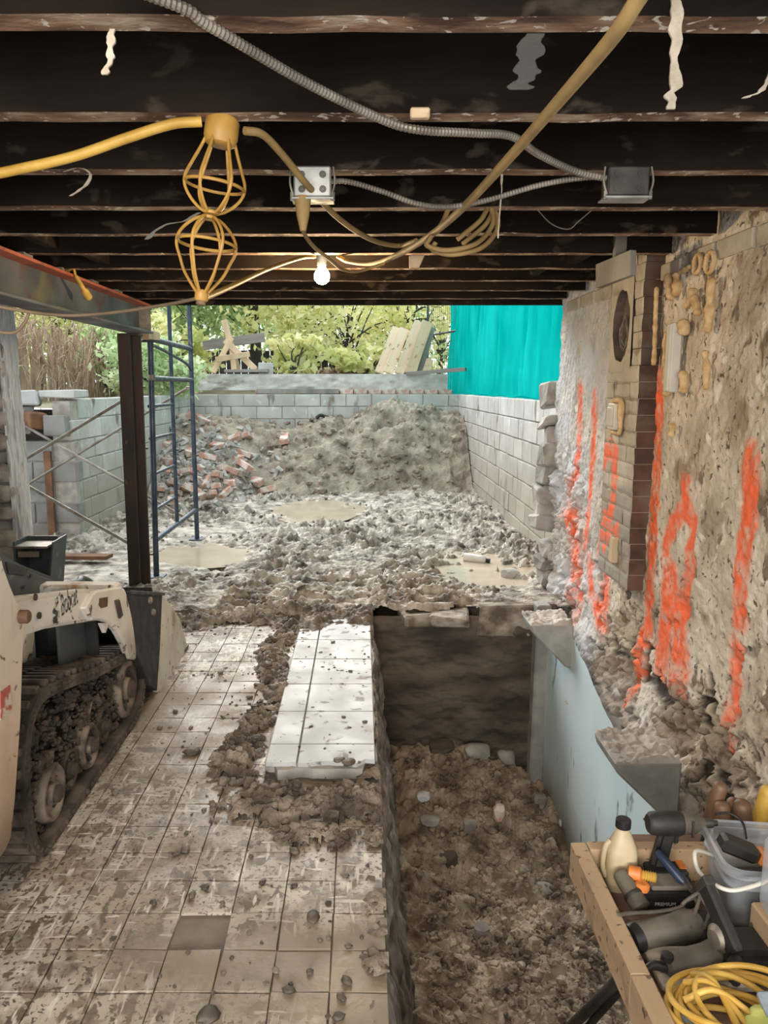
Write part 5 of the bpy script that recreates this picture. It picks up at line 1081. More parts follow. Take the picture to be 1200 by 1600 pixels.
cable('brown_cable', [pt(45, 489, Y=1.8), pt(38, 505, Y=1.8), pt(20, 520, Y=1.8), pt(-20, 516, Y=1.78)], .004, 'browncord', 'short loop of brown cord hanging at the left edge below the beam', 'cord')
# lamp guards
def guard(name, label, top, bot, R_, cy, sk=1):
    """wire lamp guard between a collar at top and a ring at the bottom"""
    o = thing(name, label, 'lamp', top); top = Vector(top); bot = Vector(bot); ax = (bot-top); L_ = ax.length; ax.normalize()
    rot = ax.to_track_quat('Z', 'Y').to_matrix()
    prof = [(.030*sk, .02*sk), (.040, .05), (.053, .085), (R_, .115), (R_*.98, .14), (.048, .165), (.028, .185), (.012, .193)]
    k = L_/.195; W_ = lambda r, z, a: top + rot @ Vector((r*math.cos(a), r*math.sin(a), z*k))
    MB().lathe([(r*sk, z*sk) for r, z in ((.030, -.028), (.036, -.02), (.036, .012), (.032, .026), (.026, .03))], top, 18, rot).build('socket', M['cage'], o, smooth=40)
    MB().lathe([(r*sk, z*sk) for r, z in ((.02, -.05), (.026, -.045), (.026, -.028))], top, 12, rot).build('socket_cap', M['browncord'], o, smooth=40)
    for j in range(6):
        a = 2*math.pi*j/6 + .3; MB().tube(spline([W_(r, z, a) for r, z in prof], 4), .0036, 6).build('guard_rib', M['cage'], o, smooth=60)
    MB().tube([W_(R_*.99, .128, 2*math.pi*j/28) for j in range(28)], .0036, 6, True).build('guard_ring', M['cage'], o, smooth=60)
    MB().tube([W_(.014, .192, 2*math.pi*j/14) for j in range(14)], .0042, 6, True).build('end_ring', M['cage'], o, smooth=60)
    return o
t1 = pt(346, 205, Y=1.735); b1 = pt(330, 334, Y=1.735); guard('lamp_guard', 'upper orange wire lamp guard fixed under the second joist, empty', t1, b1, .063, 0)
t2 = pt(315, 462, Y=1.74); b2 = pt(327, 338, Y=1.75); guard('lamp_guard', 'lower upside down orange wire lamp guard hooked below the upper one', t2, b2, .063, 0, .42)
# glowing bulb
bp = pt(503, 432, Y=3.56); lb = thing('light_bulb', 'bare glowing warm bulb hanging below the joists', 'bulb', bp)
MB().lathe([(.001, -.036), (.018, -.031), (.031, -.018), (.0355, 0), (.032, .016), (.020, .034), (.015, .044)], bp, 20, None, False).build('bulb', M['bulb'], lb, smooth=60)
MB().lathe([(.015, .044), (.02, .046), (.022, .088), (.012, .098)], bp, 14).build('socket', M['whiteplastic'], lb, smooth=40); MB().cyl(bp+Vector((0, 0, .09)), (bp.x+.03, JY(5), ZC+.01), .006, 8).build('hook', M['galv'], lb)
l = lamp('bulb_light', 'POINT', bp+Vector((0, 0, -.075)), bp+Vector((0, 0, -1)), 15, (1, .70, .38)); l.data.shadow_soft_size = .035
# junction boxes
def jbox(label, c, w, d, h, m_):
    o = thing('junction_box', label, 'box', c); c = Vector(c)
    MB().box(c, (w, d, h)).build('body', M[m_], o, bevel=.004)
    MB().box(c+Vector((0, -.002, -h/2-.003)), (w*1.14, d*1.05, .006)).build('cover', M['box'], o, bevel=.0015)
    for sx in (-1, 1):
        MB().tube(spline([c+Vector((sx*w*.56, -d*.3, h*.5)), c+Vector((sx*w*.60, -d*.4, 0)), c+Vector((sx*w*.52, -d*.45, -h*.45))], 4), .003, 5).build('clamp', M['galv'], o)
        MB().cyl(c+Vector((sx*w*.55, -d*.4, -h*.5-.008)), c+Vector((sx*w*.55, -d*.4, -h*.5+.012)), .005, 8).build('screw', M['galv'], o)
        for sy in (-.25, .22): MB().lathe([(.009, 0), (.009, .002), (.001, .002)], c+Vector((sx*w*.28, -d/2-.0, sy*h)), 10, Matrix.Rotation(math.pi/2, 3, 'X'), False).build('knockout', M['darkmetal'], o)
    return o
c1 = pt(489, 288, Y=2.085); jbox('pale galvanised junction box with a yellow plug below, left one', c1, .095, .06, .075, 'box')
c2 = pt(977, 287, Y=2.085); jbox('dark junction box at the right end of the sagging cable', c2, .105, .06, .072, 'darkmetal')
pg = thing('power_plug', 'dusty yellow plug and its cord hanging from the left junction box', 'plug', pt(473, 310, Y=2.07))
MB().lathe([(.020, 0), (.021, .01), (.016, .05), (.010, .075), (.008, .085)], pt(473, 307, Y=2.07), 14, Matrix.Rotation(math.pi, 3, 'X')).build('body', M['dullyellow'], pg, smooth=40)
MB().tube(spline([pt(472, 342, Y=2.07), pt(474, 362, Y=2.12), pt(490, 385, Y=2.3), pt(515, 405, Y=2.6), pt(535, 421, Y=2.9), pt(560, 424, Y=3.1), pt(600, 412, Y=3.15)], 6), .0058, 8).build('cord', M['dullyellow'], pg, smooth=60)
# yellow torch clipped on the beam
ta = pt(118, 430, X=-1.37); tb_ = pt(139, 466, X=-1.36); to = thing('yellow_torch', 'yellow plastic connector hanging over the steel beam', 'connector', ta)
ax = (tb_-ta); rot = ax.to_track_quat('Z', 'Y').to_matrix(); L_ = ax.length
MB().lathe([(.006, 0), (.010, L_*.1), (.011, L_*.6), (.019, L_*.66), (.021, L_*.95), (.015, L_)], ta, 14, rot).build('body', M['yellow'], to, smooth=40)
MB().tube(spline([ta, ta+Vector((-.01, .0, .03)), ta+Vector((-.05, .02, .02)), ta+Vector((-.08, .05, .04))], 5), .006, 8).build('cord', M['yellow'], to, smooth=60)
# hanging strips
def ribbon(name, pts, w, m_, label, cat='strip', rag=.3, th=.004):
    P = spline(pts, 8); rr = random.Random(len(P)); b = MB(); V = []; n = len(P)
    for i, p in enumerate(P):
        ww = w*(1 + rag*2.2*float(vnoise(i*.45, n, 3)))*.5; o = w*rag*1.2*float(vnoise(i*.35, n, 8))
        V += [p+Vector((-ww+o, 0, 0)), p+Vector((ww+o, 0, 0)), p+Vector((ww+o, th, 0)), p+Vector((-ww+o, th, 0))]
    Fs = [(4*i+q, 4*i+(q+1) % 4, 4*i+4+(q+1) % 4, 4*i+4+q) for i in range(n-1) for q in range(4)] + [(0, 3, 2, 1), (4*n-4, 4*n-3, 4*n-2, 4*n-1)]
    return tag(b.add(V, Fs).build(name, M[m_], smooth=50), label, cat)
ribbon('hanging_strip', [pt(1057, -10, Y=1.24), pt(1056, 40, Y=1.24), pt(1050, 95, Y=1.25), pt(1052, 140, Y=1.25), pt(1050, 170, Y=1.25)], .018, 'fibre', 'long ragged tan fibre strip hanging from the first joist at right', rag=.5)
ribbon('hanging_strip', [pt(174, 45, Y=1.28), pt(173, 70, Y=1.28), pt(170, 95, Y=1.28), pt(162, 116, Y=1.28)], .010, 'fibre', 'short perforated strip hanging from the first joist at left', rag=.35)
ribbon('hanging_strip', [pt(1215, 95, Y=1.5), pt(1200, 128, Y=1.5), pt(1185, 144, Y=1.5), pt(1162, 153, Y=1.5)], .009, 'fibre', 'curled fibre strip at the right edge of the ceiling', rag=.35)
ribbon('hanging_film', [pt(834, 52, Y=1.33), pt(828, 90, Y=1.33), pt(818, 120, Y=1.33), pt(810, 140, Y=1.33)], .035, 'film', 'crumpled strip of clear film hanging from the first joist', 'film', rag=.3, th=.001)
ribbon('hanging_strip', [pt(100, 268, Y=2.13), pt(122, 262, Y=2.11), pt(140, 272, Y=2.10), pt(130, 292, Y=2.10), pt(110, 306, Y=2.10)], .009, 'fibre', 'hooked torn strip hanging under the left yellow cable', rag=.4)
ribbon('hanging_strip', [pt(310, 332, Y=2.57), pt(290, 345, Y=2.57), pt(255, 352, Y=2.57), pt(228, 374, Y=2.57)], .014, 'greywood', 'splinter of grey wood sticking out behind the lower lamp guard', rag=.4)
ribbon('hanging_strip', [pt(785, 272, Y=2.14), pt(783, 310, Y=2.14), pt(778, 372, Y=2.16)], .004, 'fibre', 'thin straw of fibre hanging near the sagging cable', rag=.5)
cable('thin_wire', [pt(838, 326, Y=2.57), pt(862, 350, Y=2.57), pt(888, 358, Y=2.57), pt(905, 345, Y=2.57), pt(925, 328, Y=2.57)], .0018, 'galv', 'thin loose wire looped below a joist right of centre', 'wire', n=5)
MB_ = MB().prism([pt(640, 398, Y=3.02), pt(664, 398, Y=3.02), pt(655, 418, Y=3.02), pt(640, 418, Y=3.02)], (0, .03, 0)); tag(MB_.build('wood_offcut', M['wood'], bevel=.003), 'small pale wood offcut nailed under a joist beside the yellow cable', 'wood')
MB_ = MB().box(pt(655, 186, Y=1.70)+Vector((0, -.02, .004)), (.04, .02, .02)); tag(MB_.build('wood_offcut', M['wood'], bevel=.003), 'small pale wood offcut where the armoured cable meets the second joist', 'wood')
bk = thing('joist_bracket', 'dark wooden hanger board nailed beside a joist end at the right wall', 'bracket', (1.05, 3.3, 2.0))
q0 = pt(935, 432, Y=3.43); q1 = pt(990, 410, Y=3.2)
MB().bar(q0, q1, .03, .10).build('board', M['greywood'], bk, bevel=.003)
MB().box(pt(968, 395, Y=3.36), (.05, .03, .15)).build('board', M['greywood'], bk, bevel=.003)
# ================================================================== ON THE RIGHT WALL
WX = lambda a, b_, off=.03: pt(a, b_, X=XR-off)
def foam(label, pts, r, seed, wob=.35, closed=False):
    r *= .82; P = resample(spline(pts, 6, closed), .008); rr = random.Random(seed); 
    rad = [r*(1 + wob*float(fbm(np.array([i*.27]), np.array([seed*3.3]), seed, 3)[0])*1.8) for i in range(len(P))]
    if not closed: rad[0] *= .5; rad[-1] *= .4
    return tag(MB().tube(P, rad, 8, closed).build('foam_bead', M['foam'], smooth=80), label, 'foam')
foam('thin vertical foam bead right beside the brick casing', [WX(1026, 448), WX(1024, 500), WX(1022, 560), WX(1020, 572)], .014, 1)
foam('left one of the paired foam blobs near the ceiling', [WX(1043, 428), WX(1046, 450), WX(1050, 470)], .022, 2)
foam('right one of the paired foam blobs near the ceiling', [WX(1056, 427), WX(1058, 450), WX(1054, 464)], .022, 3)
def ringf(label, a, b_, r, seed):
    c = WX(a, b_, .022); foam(label, [c+Vector((-.004, r*math.cos(t), r*1.1*math.sin(t))) for t in np.linspace(0, 6.28, 9)[:-1]], .011, seed, .25, True)
ringf('small foam ring nearer the casing, high on the wall', 1091, 412, .032, 4); ringf('small foam ring at the top above the long bead', 1111, 410, .034, 5)
foam('long vertical foam bead below the top ring', [WX(1112, 434), WX(1109, 470), WX(1108, 495), WX(1104, 520)], .019, 6)
foam('left leg of the forked foam smear', [WX(1083, 450), WX(1080, 468), WX(1072, 478), WX(1070, 484)], .020, 7); foam('right leg of the forked foam smear', [WX(1084, 462), WX(1088, 478), WX(1091, 494)], .018, 8)
foam('short horizontal foam smear under the wall top', [WX(1062, 425), WX(1072, 420), WX(1080, 415)], .013, 9)
foam('foam bead along the left side of the white trunking', [WX(1043, 518), WX(1041, 560), WX(1041, 608), WX(1043, 617)], .020, 10)
foam('foam blob on the upper right of the white trunking', [WX(1066, 505), WX(1070, 512), WX(1067, 522)], .028, 11)
foam('foam bead on the lower right of the white trunking', [WX(1066, 580), WX(1069, 600), WX(1066, 614)], .021, 12)
foam('isolated vertical foam bead right of the trunking', [WX(1101, 548), WX(1104, 575), WX(1103, 600), WX(1102, 612)], .018, 13)
foam('small lone foam dab below the trunking', [WX(1051, 662), WX(1050, 672), WX(1047, 682)], .020, 14)
w0 = WX(1048, 505, .05); w1 = WX(1052, 613, .05); tk = thing('trunking', 'white plastic trunking piece foamed upright on the plaster', 'trunking', w1)
zc_, hh = (w0.z+w1.z)/2, w0.z-w1.z; yc_ = (w0.y+w1.y)/2
MB().box((XR-.042, yc_, zc_), (.04, .05, hh)).build('body', M['whiteplastic'], tk, bevel=.005)
MB().box((XR-.064, yc_+.006, zc_), (.010, .04, hh*.97)).build('cover', M['whiteplastic'], tk, bevel=.003)
s_ = pt(963, 651, X=XR-.10); sb = thing('switch_box', 'square cream switch box foamed onto the painted brick casing', 'switch', s_)
MB().box((XR-.105, s_.y, s_.z), (.045, .10, .125)).build('body', M['whiteplastic'], sb, bevel=.005)
MB().box((XR-.130, s_.y+.006, s_.z), (.008, .078, .09)).build('cover', M['whiteplastic'], sb, bevel=.003)
P = [Vector((XR-.10, s_.y+.058*sy, s_.z+.072*sz)) for sy, sz in ((-1, -1), (-1.05, 0), (-1, 1), (0, 1.05), (1, 1), (1, 0), (1, -1), (0, -1.05))]
MB().tube(spline(P, 5, True), [.013*(1+.5*float(fbm(np.array([i*.5]), np.array([2.]), 3)[0])) for i in range(40)], 7, True).build('foam_rim', M['foam'], sb, smooth=80)
# ================================================================== TOOL TRAY
ty = thing('tool_tray', 'open tray of raw lumber rails with a dirty plywood bottom full of tools', 'tray', (.9, 1.4, .18))
TZ = .185; TX0, TX1, TY0, TY1 = .548, 1.26, .90, 1.855
MB().box(((TX0+TX1)/2, (TY0+TY1)/2, TZ-.009), (TX1-TX0-.06, TY1-TY0-.05, .018)).build('bottom', M['ply'], ty)
MB().box((TX0+.02, 1.62, .225), (.04, .46, .095)).build('rail', M['woodx'], ty, bevel=.003)
MB().box((TX0+.02, 1.145, .225), (.042, .488, .095)).build('rail', M['woodx'], ty, bevel=.003)
MB().box(((TX0+TX1)/2+.02, TY1-.02, .225), (TX1-TX0-.045, .04, .095)).build('rail', M['woodx'], ty, bevel=.003)
MB().box((TX1-.02, (TY0+TY1)/2-.03, .225), (.04, TY1-TY0-.06, .095)).build('rail', M['woodx'], ty, bevel=.003)
for lx, ly in ((.75, 1.6), (1.15, 1.6)): MB().box((lx, ly, -.46), (.07, .07, 1.27)).build('leg', M['woodx'], ty)
for lx, ly in ((.75, 1.0), (1.15, 1.0)): MB().box((lx, ly, .08), (.07, .07, .19)).build('leg', M['woodx'], ty)
# bottle
bo = pt(968, 1385, Z=TZ); bo.y -= .0; B = thing('oil_bottle', 'yellowed plastic bottle with black cap in the back left corner of the tray', 'bottle', bo)
def ovl(prof, c, ax_, ay_, n=24):
    V = []; 
    for r, z in prof:
        for k in range(n):
            a = 2*math.pi*k/n; s = lambda v: math.copysign(abs(v)**.7, v)
            sq = max(0, 1-max(0, z-.105)/.05); V.append((c[0]+r*ax_*(s(math.cos(a))*sq+math.cos(a)*(1-sq)), c[1]+r*ay_*(s(math.sin(a))*sq+math.sin(a)*(1-sq)), c[2]+z))
    m_ = len(prof); Fs = [(i*n+k, i*n+(k+1) % n, (i+1)*n+(k+1) % n, (i+1)*n+k) for i in range(m_-1) for k in range(n)] + [tuple(range(n))[::-1], tuple(range((m_-1)*n, m_*n))]
    return V, Fs
V, Fs = ovl([(.92, 0), (1, .006), (1, .10), (.95, .112), (.72, .135), (.46, .158), (.40, .162), (.40, .168)], bo, .038, .03); MB().add(V, Fs).build('body', M['cream_bottle'], B, smooth=45)
MB().lathe([(.019, .166), (.019, .186), (.017, .188)], bo, 18).build('cap', M['cap'], B, smooth=40)
V, Fs = ovl([(1.012, .02), (1.012, .085)], bo, .038, .03); MB().add(V[:], [f for f in Fs[:-2] if 12 <= f[0] % 24 <= 23]).build('label', M['label'], B, smooth=45)
MB().tube(spline([(bo.x-.037, bo.y+.0, bo.z+.03), (bo.x-.046, bo.y, bo.z+.06), (bo.x-.042, bo.y, bo.z+.11), (bo.x-.03, bo.y, bo.z+.13)], 5), .007, 8).build('handle', M['cream_bottle'], B, smooth=60)
# impact driver, nose to the right
d0 = pt(1045, 1372, Z=TZ); d0.y = 1.80; d0.x = .79; D = thing('impact_driver', 'dusty black cordless impact driver standing on its battery at the tray back', 'drill', d0)
dz = .186
ry = Matrix.Rotation(math.pi/2, 3, 'Y')
MB().lathe([(.024, -.058), (.031, -.050), (.034, -.02), (.034, .03), (.031, .04)], d0+Vector((0, 0, dz)), 20, ry).build('motor_housing', M['dustblack'], D, smooth=40)
MB().lathe([(.031, .04), (.030, .06), (.024, .085), (.016, .10), (.014, .105)], d0+Vector((0, 0, dz)), 20, ry).build('gear_case', M['toolgrey'], D, smooth=40)
MB().lathe([(.013, .103), (.013, .128), (.009, .13), (.008, .142)], d0+Vector((0, 0, dz)), 14, ry).build('chuck', M['darkmetal'], D, smooth=40)
MB().prism([(d0.x-.022, d0.y-.018, d0.z+.17), (d0.x+.022, d0.y-.018, d0.z+.17), (d0.x+.002, d0.y-.018, d0.z+.055), (d0.x-.045, d0.y-.018, d0.z+.055)], (0, .036, 0)).build('grip', M['dustblack'], D, bevel=.010, seg=2, smooth=50)
MB().box(d0+Vector((.025, 0, .145)), (.016, .018, .035)).build('trigger', M['cap'], D, bevel=.004)
MB().box(d0+Vector((.0, 0, .050)), (.115, .075, .02)).build('base', M['dustblack'], D, bevel=.006)
MB().box(d0+Vector((.005, 0, .021)), (.12, .072, .04)).build('battery', M['cap'], D, bevel=.006)
MB().prism([(d0.x+.035, d0.y-.02, d0.z+.0605), (d0.x+.056, d0.y-.02, d0.z+.0605), (d0.x+.056, d0.y+.03, d0.z+.0605), (d0.x+.035, d0.y+.03, d0.z+.0605)], (0, 0, .003)).build('orange_inlay', M['orange'], D)
MB().box(d0+Vector((.06, -.033, .185)), (.006, .006, .045)).build('belt_clip', M['darkmetal'], D)
D.scale = (.88, .88, .92); D.location.x -= .012
# loose battery pack
b0 = pt(1043, 1428, Z=TZ); b0.y -= 0; K = thing('battery_pack', 'black battery pack with orange button and grey lettering in the middle of the tray', 'battery', b0)
MB().box(b0+Vector((0, .035, .028)), (.145, .075, .056)).build('body', M['cap'], K, bevel=.007, seg=2)
MB().box(b0+Vector((.012, .035, .061)), (.10, .055, .012)).build('slide_rail', M['toolgrey'], K, bevel=.003)
MB().lathe([(.018, 0), (.018, .012), (.012, .017), (.001, .017)], b0+Vector((-.058, .02, .053)), 18, None, False).build('button', M['orange'], K, smooth=40)
text('PREMIUM', 'lettering', .0125, b0+Vector((-.034, -.0032, .024)), (math.pi/2, 0, 0), M['greytext'], K, .0004)
# grey grip tube, yellow fitting
g0 = pt(967, 1362, Z=TZ+.07); g1 = pt(1003, 1420, Z=TZ+.028)
q = g1-g0; rt_ = q.to_track_quat('Z', 'Y').to_matrix(); L_ = q.length
gt = thing('grip_tube', 'dusty grey cylindrical grip leaning between bottle and battery', 'handle', g1)
MB().lathe([(.012, 0), (.019, .006), (.021, .02), (.021, L_*.62), (.0225, L_*.66), (.023, L_*.98), (.018, L_)], g0, 18, rt_).build('grip', M['toolgrey'], gt, smooth=40)
MB().lathe([(.0235, L_*.60), (.0245, L_*.63), (.0245, L_*.67), (.0235, L_*.70)], g0, 18, rt_, False).build('collar', M['dustblack'], gt, smooth=40)
y0_ = pt(980, 1362, Z=TZ+.075); y1_ = pt(1026, 1372, Z=TZ+.075); q = y1_-y0_; L_ = q.length
yf = thing('threaded_fitting', 'orange yellow plastic fitting with ribbed thread on the battery pack', 'fitting', y0_)
rt_ = q.to_track_quat('Z', 'Y').to_matrix()
MB().lathe([(.008, 0), (.017, .004), (.018, .03), (.013, .034)], y0_, 14, rt_).build('head', M['orange'], yf, smooth=40)
MB().lathe([x for i in range(6) for x in ((.010, .034+i*(L_-.034)/6), (.0135, .034+(i+.5)*(L_-.034)/6))] + [(.008, L_)], y0_, 14, rt_).build('thread', M['yellow'], yf, smooth=25)
# angle grinder and rotary hammer
a0 = pt(985, 1462, Z=TZ+.042); a1 = pt(1086, 1432, Z=TZ+.05); q = a1-a0; L_ = q.length; rt_ = q.to_track_quat('Z', 'Y').to_matrix()
AG = thing('angle_grinder', 'long dusty grey angle grinder body lying across the tray', 'grinder', a0-Vector((0, 0, .042)))
MB().lathe([(.022, 0), (.034, .004), (.037, .02), (.037, L_*.7), (.040, L_*.74), (.040, L_*.9), (.034, L_)], a0, 22, rt_).build('body', M['toolgrey'], AG, smooth=40)
MB().lathe([(.020, -.004), (.036, -.002), (.0385, .012), (.0385, .02)], a0, 22, rt_).build('rear_cap', M['cap'], AG, smooth=40)
MB().box(a1+Vector((.025, -.005, -.01)), (.06, .07, .07)).build('gear_head', M['dustblack'], AG, bevel=.012)
MB().lathe([(.058, 0), (.060, .003), (.060, .012), (.05, .018), (.02, .02)], a1+Vector((.06, -.05, -.04)), 26).build('guard', M['dustblack'], AG, smooth=40)
for ch in AG.children: pass
AG.scale = (1, .85, .82)
h0 = pt(1098, 1372, Z=.36); h1 = pt(1150, 1490, Z=.27)
q = h1-h0; rt_ = q.to_track_quat('Z', 'X').to_matrix()
HG = thing('pry_bar', 'black flat bar handle tilted upright in front of the clear bucket', 'handle', h1)
MB().box((h0+h1)/2, (.045, .022, q.length), rt_).build('bar', M['cap'], HG, bevel=.005)
MB().box(h0+q.normalized()*.012, (.052, .026, .022), rt_).build('end_cap', M['dustblack'], HG, bevel=.004)
MB().lathe([(.014, -.06), (.016, 0), (.012, .01)], (h1.x, h1.y, h1.z-.02), 12).build('stem', M['darkmetal'], HG)
r0 = pt(1040, 1512, Z=TZ+.035); r1 = pt(1120, 1488, Z=TZ+.04); q = r1-r0; L_ = q.length; rt_ = q.to_track_quat('Z', 'Y').to_matrix()
RH = thing('rotary_hammer', 'black corded rotary hammer with grey grip at the tray front', 'drill', r0-Vector((0, 0, .035)))
MB().lathe([(.018, 0), (.024, .004), (.027, .03), (.026, L_*.8), (.030, L_)], r0, 18, rt_).build('grip', M['toolgrey'], RH, smooth=40)
MB().box(r1+Vector((.075, -.01, -.0)), (.15, .10, .085)).build('body', M['cap'], RH, bevel=.015, seg=2)
MB().tube(spline([r0, r0+Vector((-.03, -.004, .008)), r0+Vector((-.055, -.02, -.0)), r0+Vector((-.07, -.06, -.02)), r0+Vector((-.072, -.09, -.025))], 5), [.011-.0003*i for i in range(21)], 10).build('strain_relief', M['cap'], RH, smooth=60)
MB().lathe([(.013, 0), (.013, .012), (.006, .014)], r0+Vector((.002, 0, .020)), 10).build('knob', M['dustblack'], RH, smooth=40)
gear = MB(); 
MB().lathe([(.02, 0), (.03, .01), (.03, .03), (.018, .045)], pt(1115, 1468, Z=TZ+.085), 16, rt_).build('collar', M['galv'], RH, smooth=40)
# black round tub
k0 = Vector((1.05, 1.37, TZ)); kt = thing('black_tub', 'black round plastic tub at the right edge of the tray', 'tub', k0)
MB().lathe([(.125, 0), (.145, .12), (.150, .125), (.150, .135), (.142, .135), (.136, .12), (.12, .012), (.001, .012)], k0, 36, None, False).build('shell', M['cap'], kt, smooth=40)
MB().lathe([(.150, .118), (.156, .122), (.156, .134), (.150, .137)], k0, 36, None, False).build('rim', M['cap'], kt, smooth=40)
# clear bucket with bail handle and its contents
cb = pt(1160, 1432, Z=TZ); cb = Vector((.985, 1.70, TZ)); CB = thing('clear_bucket', 'cloudy clear square bucket with white bail handle, holding tools', 'bucket', cb)
def rrect(hx, hy, r, z, n=6):
    P = []
    for cx, cy, a0_ in ((1, 1, 0), (-1, 1, 90), (-1, -1, 180), (1, -1, 270)):
        for k in range(n+1):
            a = R(a0_ + 90*k/n); P.append(Vector((cx*(hx-r) + r*math.cos(a), cy*(hy-r) + r*math.sin(a), z)))
    return P
def loft(rings, c, capb=True):
    V = []; n_ = len(rings[0]); rz = Matrix.Rotation(-.12, 3, 'Z')
    for r in rings: V += [c + rz @ p for p in r]
    Fs = [(i*n_+k, i*n_+(k+1) % n_, (i+1)*n_+(k+1) % n_, (i+1)*n_+k) for i in range(len(rings)-1) for k in range(n_)]
    if capb: Fs.append(tuple(range(n_))[::-1])
    return V, Fs
V, Fs = loft([rrect(.105, .085, .03, .0), rrect(.108, .088, .032, .01), rrect(.125, .104, .038, .155)], cb); MB().add(V, Fs).build('shell', M['tub'], CB, smooth=50)
V, Fs = loft([rrect(.126, .105, .038, .150), rrect(.134, .113, .042, .150), rrect(.134, .113, .042, .168), rrect(.128, .107, .040, .172), rrect(.123, .102, .038, .168)], cb, False); MB().add(V, Fs).build('rim', M['tub'], CB, smooth=40)
V, Fs = loft([rrect(.120, .099, .037, .118), rrect(.127, .106, .040, .120), rrect(.127, .106, .040, .126), rrect(.122, .101, .038, .128)], cb, False); MB().add(V, Fs).build('rib', M['tub'], CB, smooth=40)
hp_ = [cb+Vector((-.125, .02, .135)), pt(1087, 1330, Y=1.66), pt(1090, 1358, Y=1.62), pt(1110, 1378, Y=1.58), pt(1140, 1391, Y=1.55), pt(1175, 1385, Y=1.55), pt(1215, 1370, Y=1.56)]
MB().tube(spline(hp_, 6), .0048, 8).build('bail_handle', M['whiteplastic'], CB, smooth=60)
c_ = pt(1163, 1330, Y=1.70); o = thing('orange_tool', 'black hand tool with orange end lying in the clear bucket', 'tool', c_)
MB().bar(c_+Vector((-.055, .01, .022)), c_+Vector((.03, .0, -.01)), .05, .035).build('body', M['cap'], o, bevel=.008)
MB().bar(c_+Vector((.032, 0, -.01)), c_+Vector((.06, -.002, -.02)), .044, .034).build('orange_end', M['orange'], o, bevel=.006)
tag(MB().box(cb+Vector((-.01, .0, .05)), (.13, .11, .085)).build('tool_case', M['dustblack'], bevel=.02), 'dark tool case at the bottom of the clear bucket', 'case')
cable('black_cable', [pt(1118, 1272, Y=1.80), pt(1140, 1271, Y=1.80), pt(1160, 1285, Y=1.78), pt(1166, 1310, Y=1.74)], .003, 'cap', 'thin black cord curving over the clear bucket rim', 'cord')
w_ = pt(1196, 1400, Y=1.50); wc = thing('white_jug', 'translucent white container cut off at the right edge', 'jug', (w_.x+.045, 1.50, TZ))
V, Fs = loft([rrect(.045, .05, .015, 0), rrect(.047, .052, .016, .01), rrect(.047, .052, .016, .15), rrect(.040, .046, .016, .165)], Vector((w_.x+.055, 1.50, TZ+.135)), True); MB().add(V, Fs).build('body', M['tub'], wc, smooth=40)
MB().lathe([(.02, .16), (.02, .18)], (w_.x+.055, 1.50, TZ+.135), 12).build('cap', M['whiteplastic'], wc)
wc.location.z = TZ+.135
for ch in wc.children: ch.location.z -= .135
tag(MB().box((w_.x+.055, 1.50, TZ+.066), (.11, .11, .13)).build('wood_block', M['woodx'], bevel=.004), 'rough timber block under the white container', 'block')
# tool handles standing behind the bucket
HD = [((1108, 1285), (1128, 1222), 1.93, .019, 'handle', 'longest worn wooden handle leaning behind the bucket'), ((1128, 1300), (1128, 1252), 1.90, .021, 'handle', 'short rounded brown grip just left in the grip cluster'), ((1143, 1300), (1147, 1247), 1.93, .020, 'handle', 'middle rounded brown grip in the cluster behind the bucket'), ((1163, 1300), (1158, 1250), 1.90, .024, 'handle', 'thick dark rounded grip at the right of the cluster'), ((1182, 1300), (1202, 1228), 1.92, .021, 'yellow', 'yellow tool handle behind the bucket at the right edge')]
for a, b_, Y, r, m_, lab in HD:
    p1 = pt(*b_, Y=Y); p0 = pt(*a, Y=Y); d_ = (p0-p1).normalized(); L_ = (p1.z-(TZ+.0))/max(.3, -d_.z)
    rt_ = d_.to_track_quat('Z', 'Y').to_matrix(); Yb = p1 + d_*L_
    o = thing('hand_tool', lab, 'handle', Yb); MB().lathe([(.001, 0), (r*.6, r*.12), (r*.92, r*.5), (r, r), (r, .12), (r*.8, .125)], p1, 16, rt_, False).build('grip', M[m_], o, smooth=50)
    MB().lathe([(r*.45, .12), (r*.45, L_)], p1, 8, rt_).build('shaft', M['darkmetal'], o, smooth=50)
sh = MB().box((.98, 1.955, TZ-.012), (.44, .14, .024)).build('ledge', M['ply'], ty)
# blue tool lying across, cords
n0 = pt(1026, 1330, Z=TZ+.115); n1 = pt(1088, 1402, Z=TZ+.05); nb_ = thing('blue_tool', 'slim navy blue tool handle propped on the drill battery', 'tool', n1)
q = n1-n0; L_ = q.length; rt_ = q.to_track_quat('Z', 'Y').to_matrix()
MB().lathe([(.006, 0), (.011, .006), (.012, L_*.6), (.008, L_*.7)], n0, 12, rt_).build('grip', M['bluetool'], nb_, smooth=40); MB().lathe([(.005, L_*.68), (.005, L_*1.05)], n0, 8, rt_).build('shaft', M['darkmetal'], nb_)
cable('grey_cable', [pt(966, 1430, Z=.275), pt(985, 1427, Z=.26), pt(1030, 1424, Z=.25), pt(1062, 1418, Z=.25), pt(1072, 1408, Z=.25), pt(1085, 1404, Z=.26), pt(1090, 1418, Z=.25), pt(1075, 1424, Z=.24), pt(1066, 1414, Z=.25), pt(1080, 1402, Z=.27), pt(1094, 1396, Z=.28), pt(1088, 1420, Z=.26), pt(1078, 1450, Z=.24)], .0042, 'toolgrey', 'tangled grey cord knotted above the grinder', 'cord')
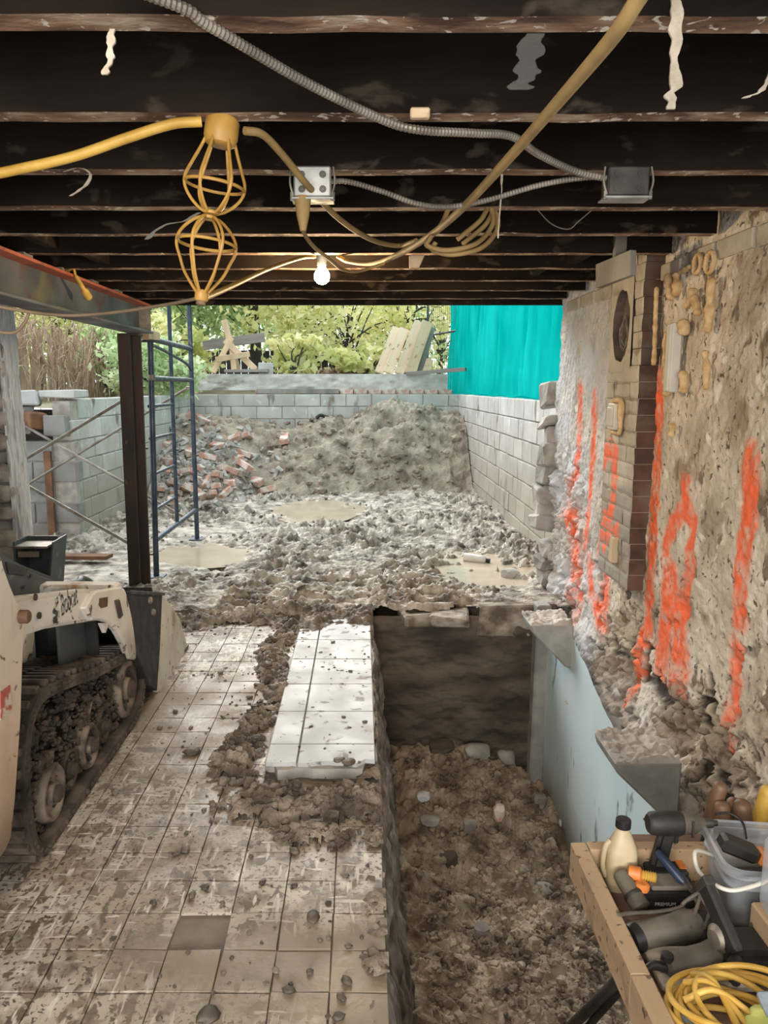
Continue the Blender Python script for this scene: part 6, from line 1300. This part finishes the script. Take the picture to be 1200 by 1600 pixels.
cable('grey_cable', [pt(1092, 1396, Z=.28), pt(1100, 1410, Z=.27), pt(1108, 1425, Z=.25), pt(1100, 1450, Z=.24)], .004, 'toolgrey', 'loose grey cord end right of the knot', 'cord')
# yellow cable coil in the tray front
cc_ = pt(1150, 1590, Z=TZ+.06); b = MB(); rr = random.Random(3)
for k in range(9):
    rad = .105+.02*rr.uniform(-1, 1); ox, oy = .012*rr.uniform(-1, 1), .012*rr.uniform(-1, 1); tl_ = rr.uniform(-.35, .35); ph = rr.uniform(0, 6)
    b.tube(spline([cc_+Vector((ox+rad*math.cos(a), oy+rad*.85*math.sin(a), -.03+.009*k+.025*math.sin(a+ph)+tl_*.03)) for a in np.linspace(0, 6.28, 11)[:-1]], 5, True), .0062, 7, True)
for k in range(5):
    a = rr.uniform(1.5, 3.2); b.tube(spline([cc_+Vector((.1*math.cos(a), .09*math.sin(a), .03)), cc_+Vector((.04*math.cos(a+.5), .03*math.sin(a), .055)), cc_+Vector((.07*math.cos(a+2.2), .08*math.sin(a+2.2), .03))], 6), .0062, 7)
tag(b.build('cable_coil', M['yellow'], smooth=60), 'coil of bright yellow cable in the front of the tray', 'cable')
f0 = pt(1192, 1582, Z=TZ+.12); b = MB()
hv = thing('work_glove', 'lime yellow and blue grey fabric piece on the cable coil at the corner', 'fabric', f0)
MB().lump(f0+Vector((.0, -.01, -.02)), (.045, .04, .022), 3, .35, 3, .8, False).build('cuff', M['hivis'], hv, smooth=60)
MB().box(f0+Vector((.03, .012, -.0)), (.05, .055, .014), Matrix.Rotation(.4, 3, 'X')).build('strap', M['greyfab'], hv, bevel=.004)
tag(MB().lump(pt(1075, 1592, Z=TZ+.045), (.03, .022, .018), 8, .3, 3, .85, False).build('glove', M['greyfab'], smooth=60), 'grey green fabric scrap left of the yellow coil', 'fabric')
pl = pt(1000, 1470, Z=TZ); tag(MB().box((pl.x+.09, pl.y-.10, TZ+.012), (.20, .12, .022)).build('foam_pad', M['fibre'], bevel=.006), 'flat dusty pad on the tray bottom below the rotary hammer', 'pad')
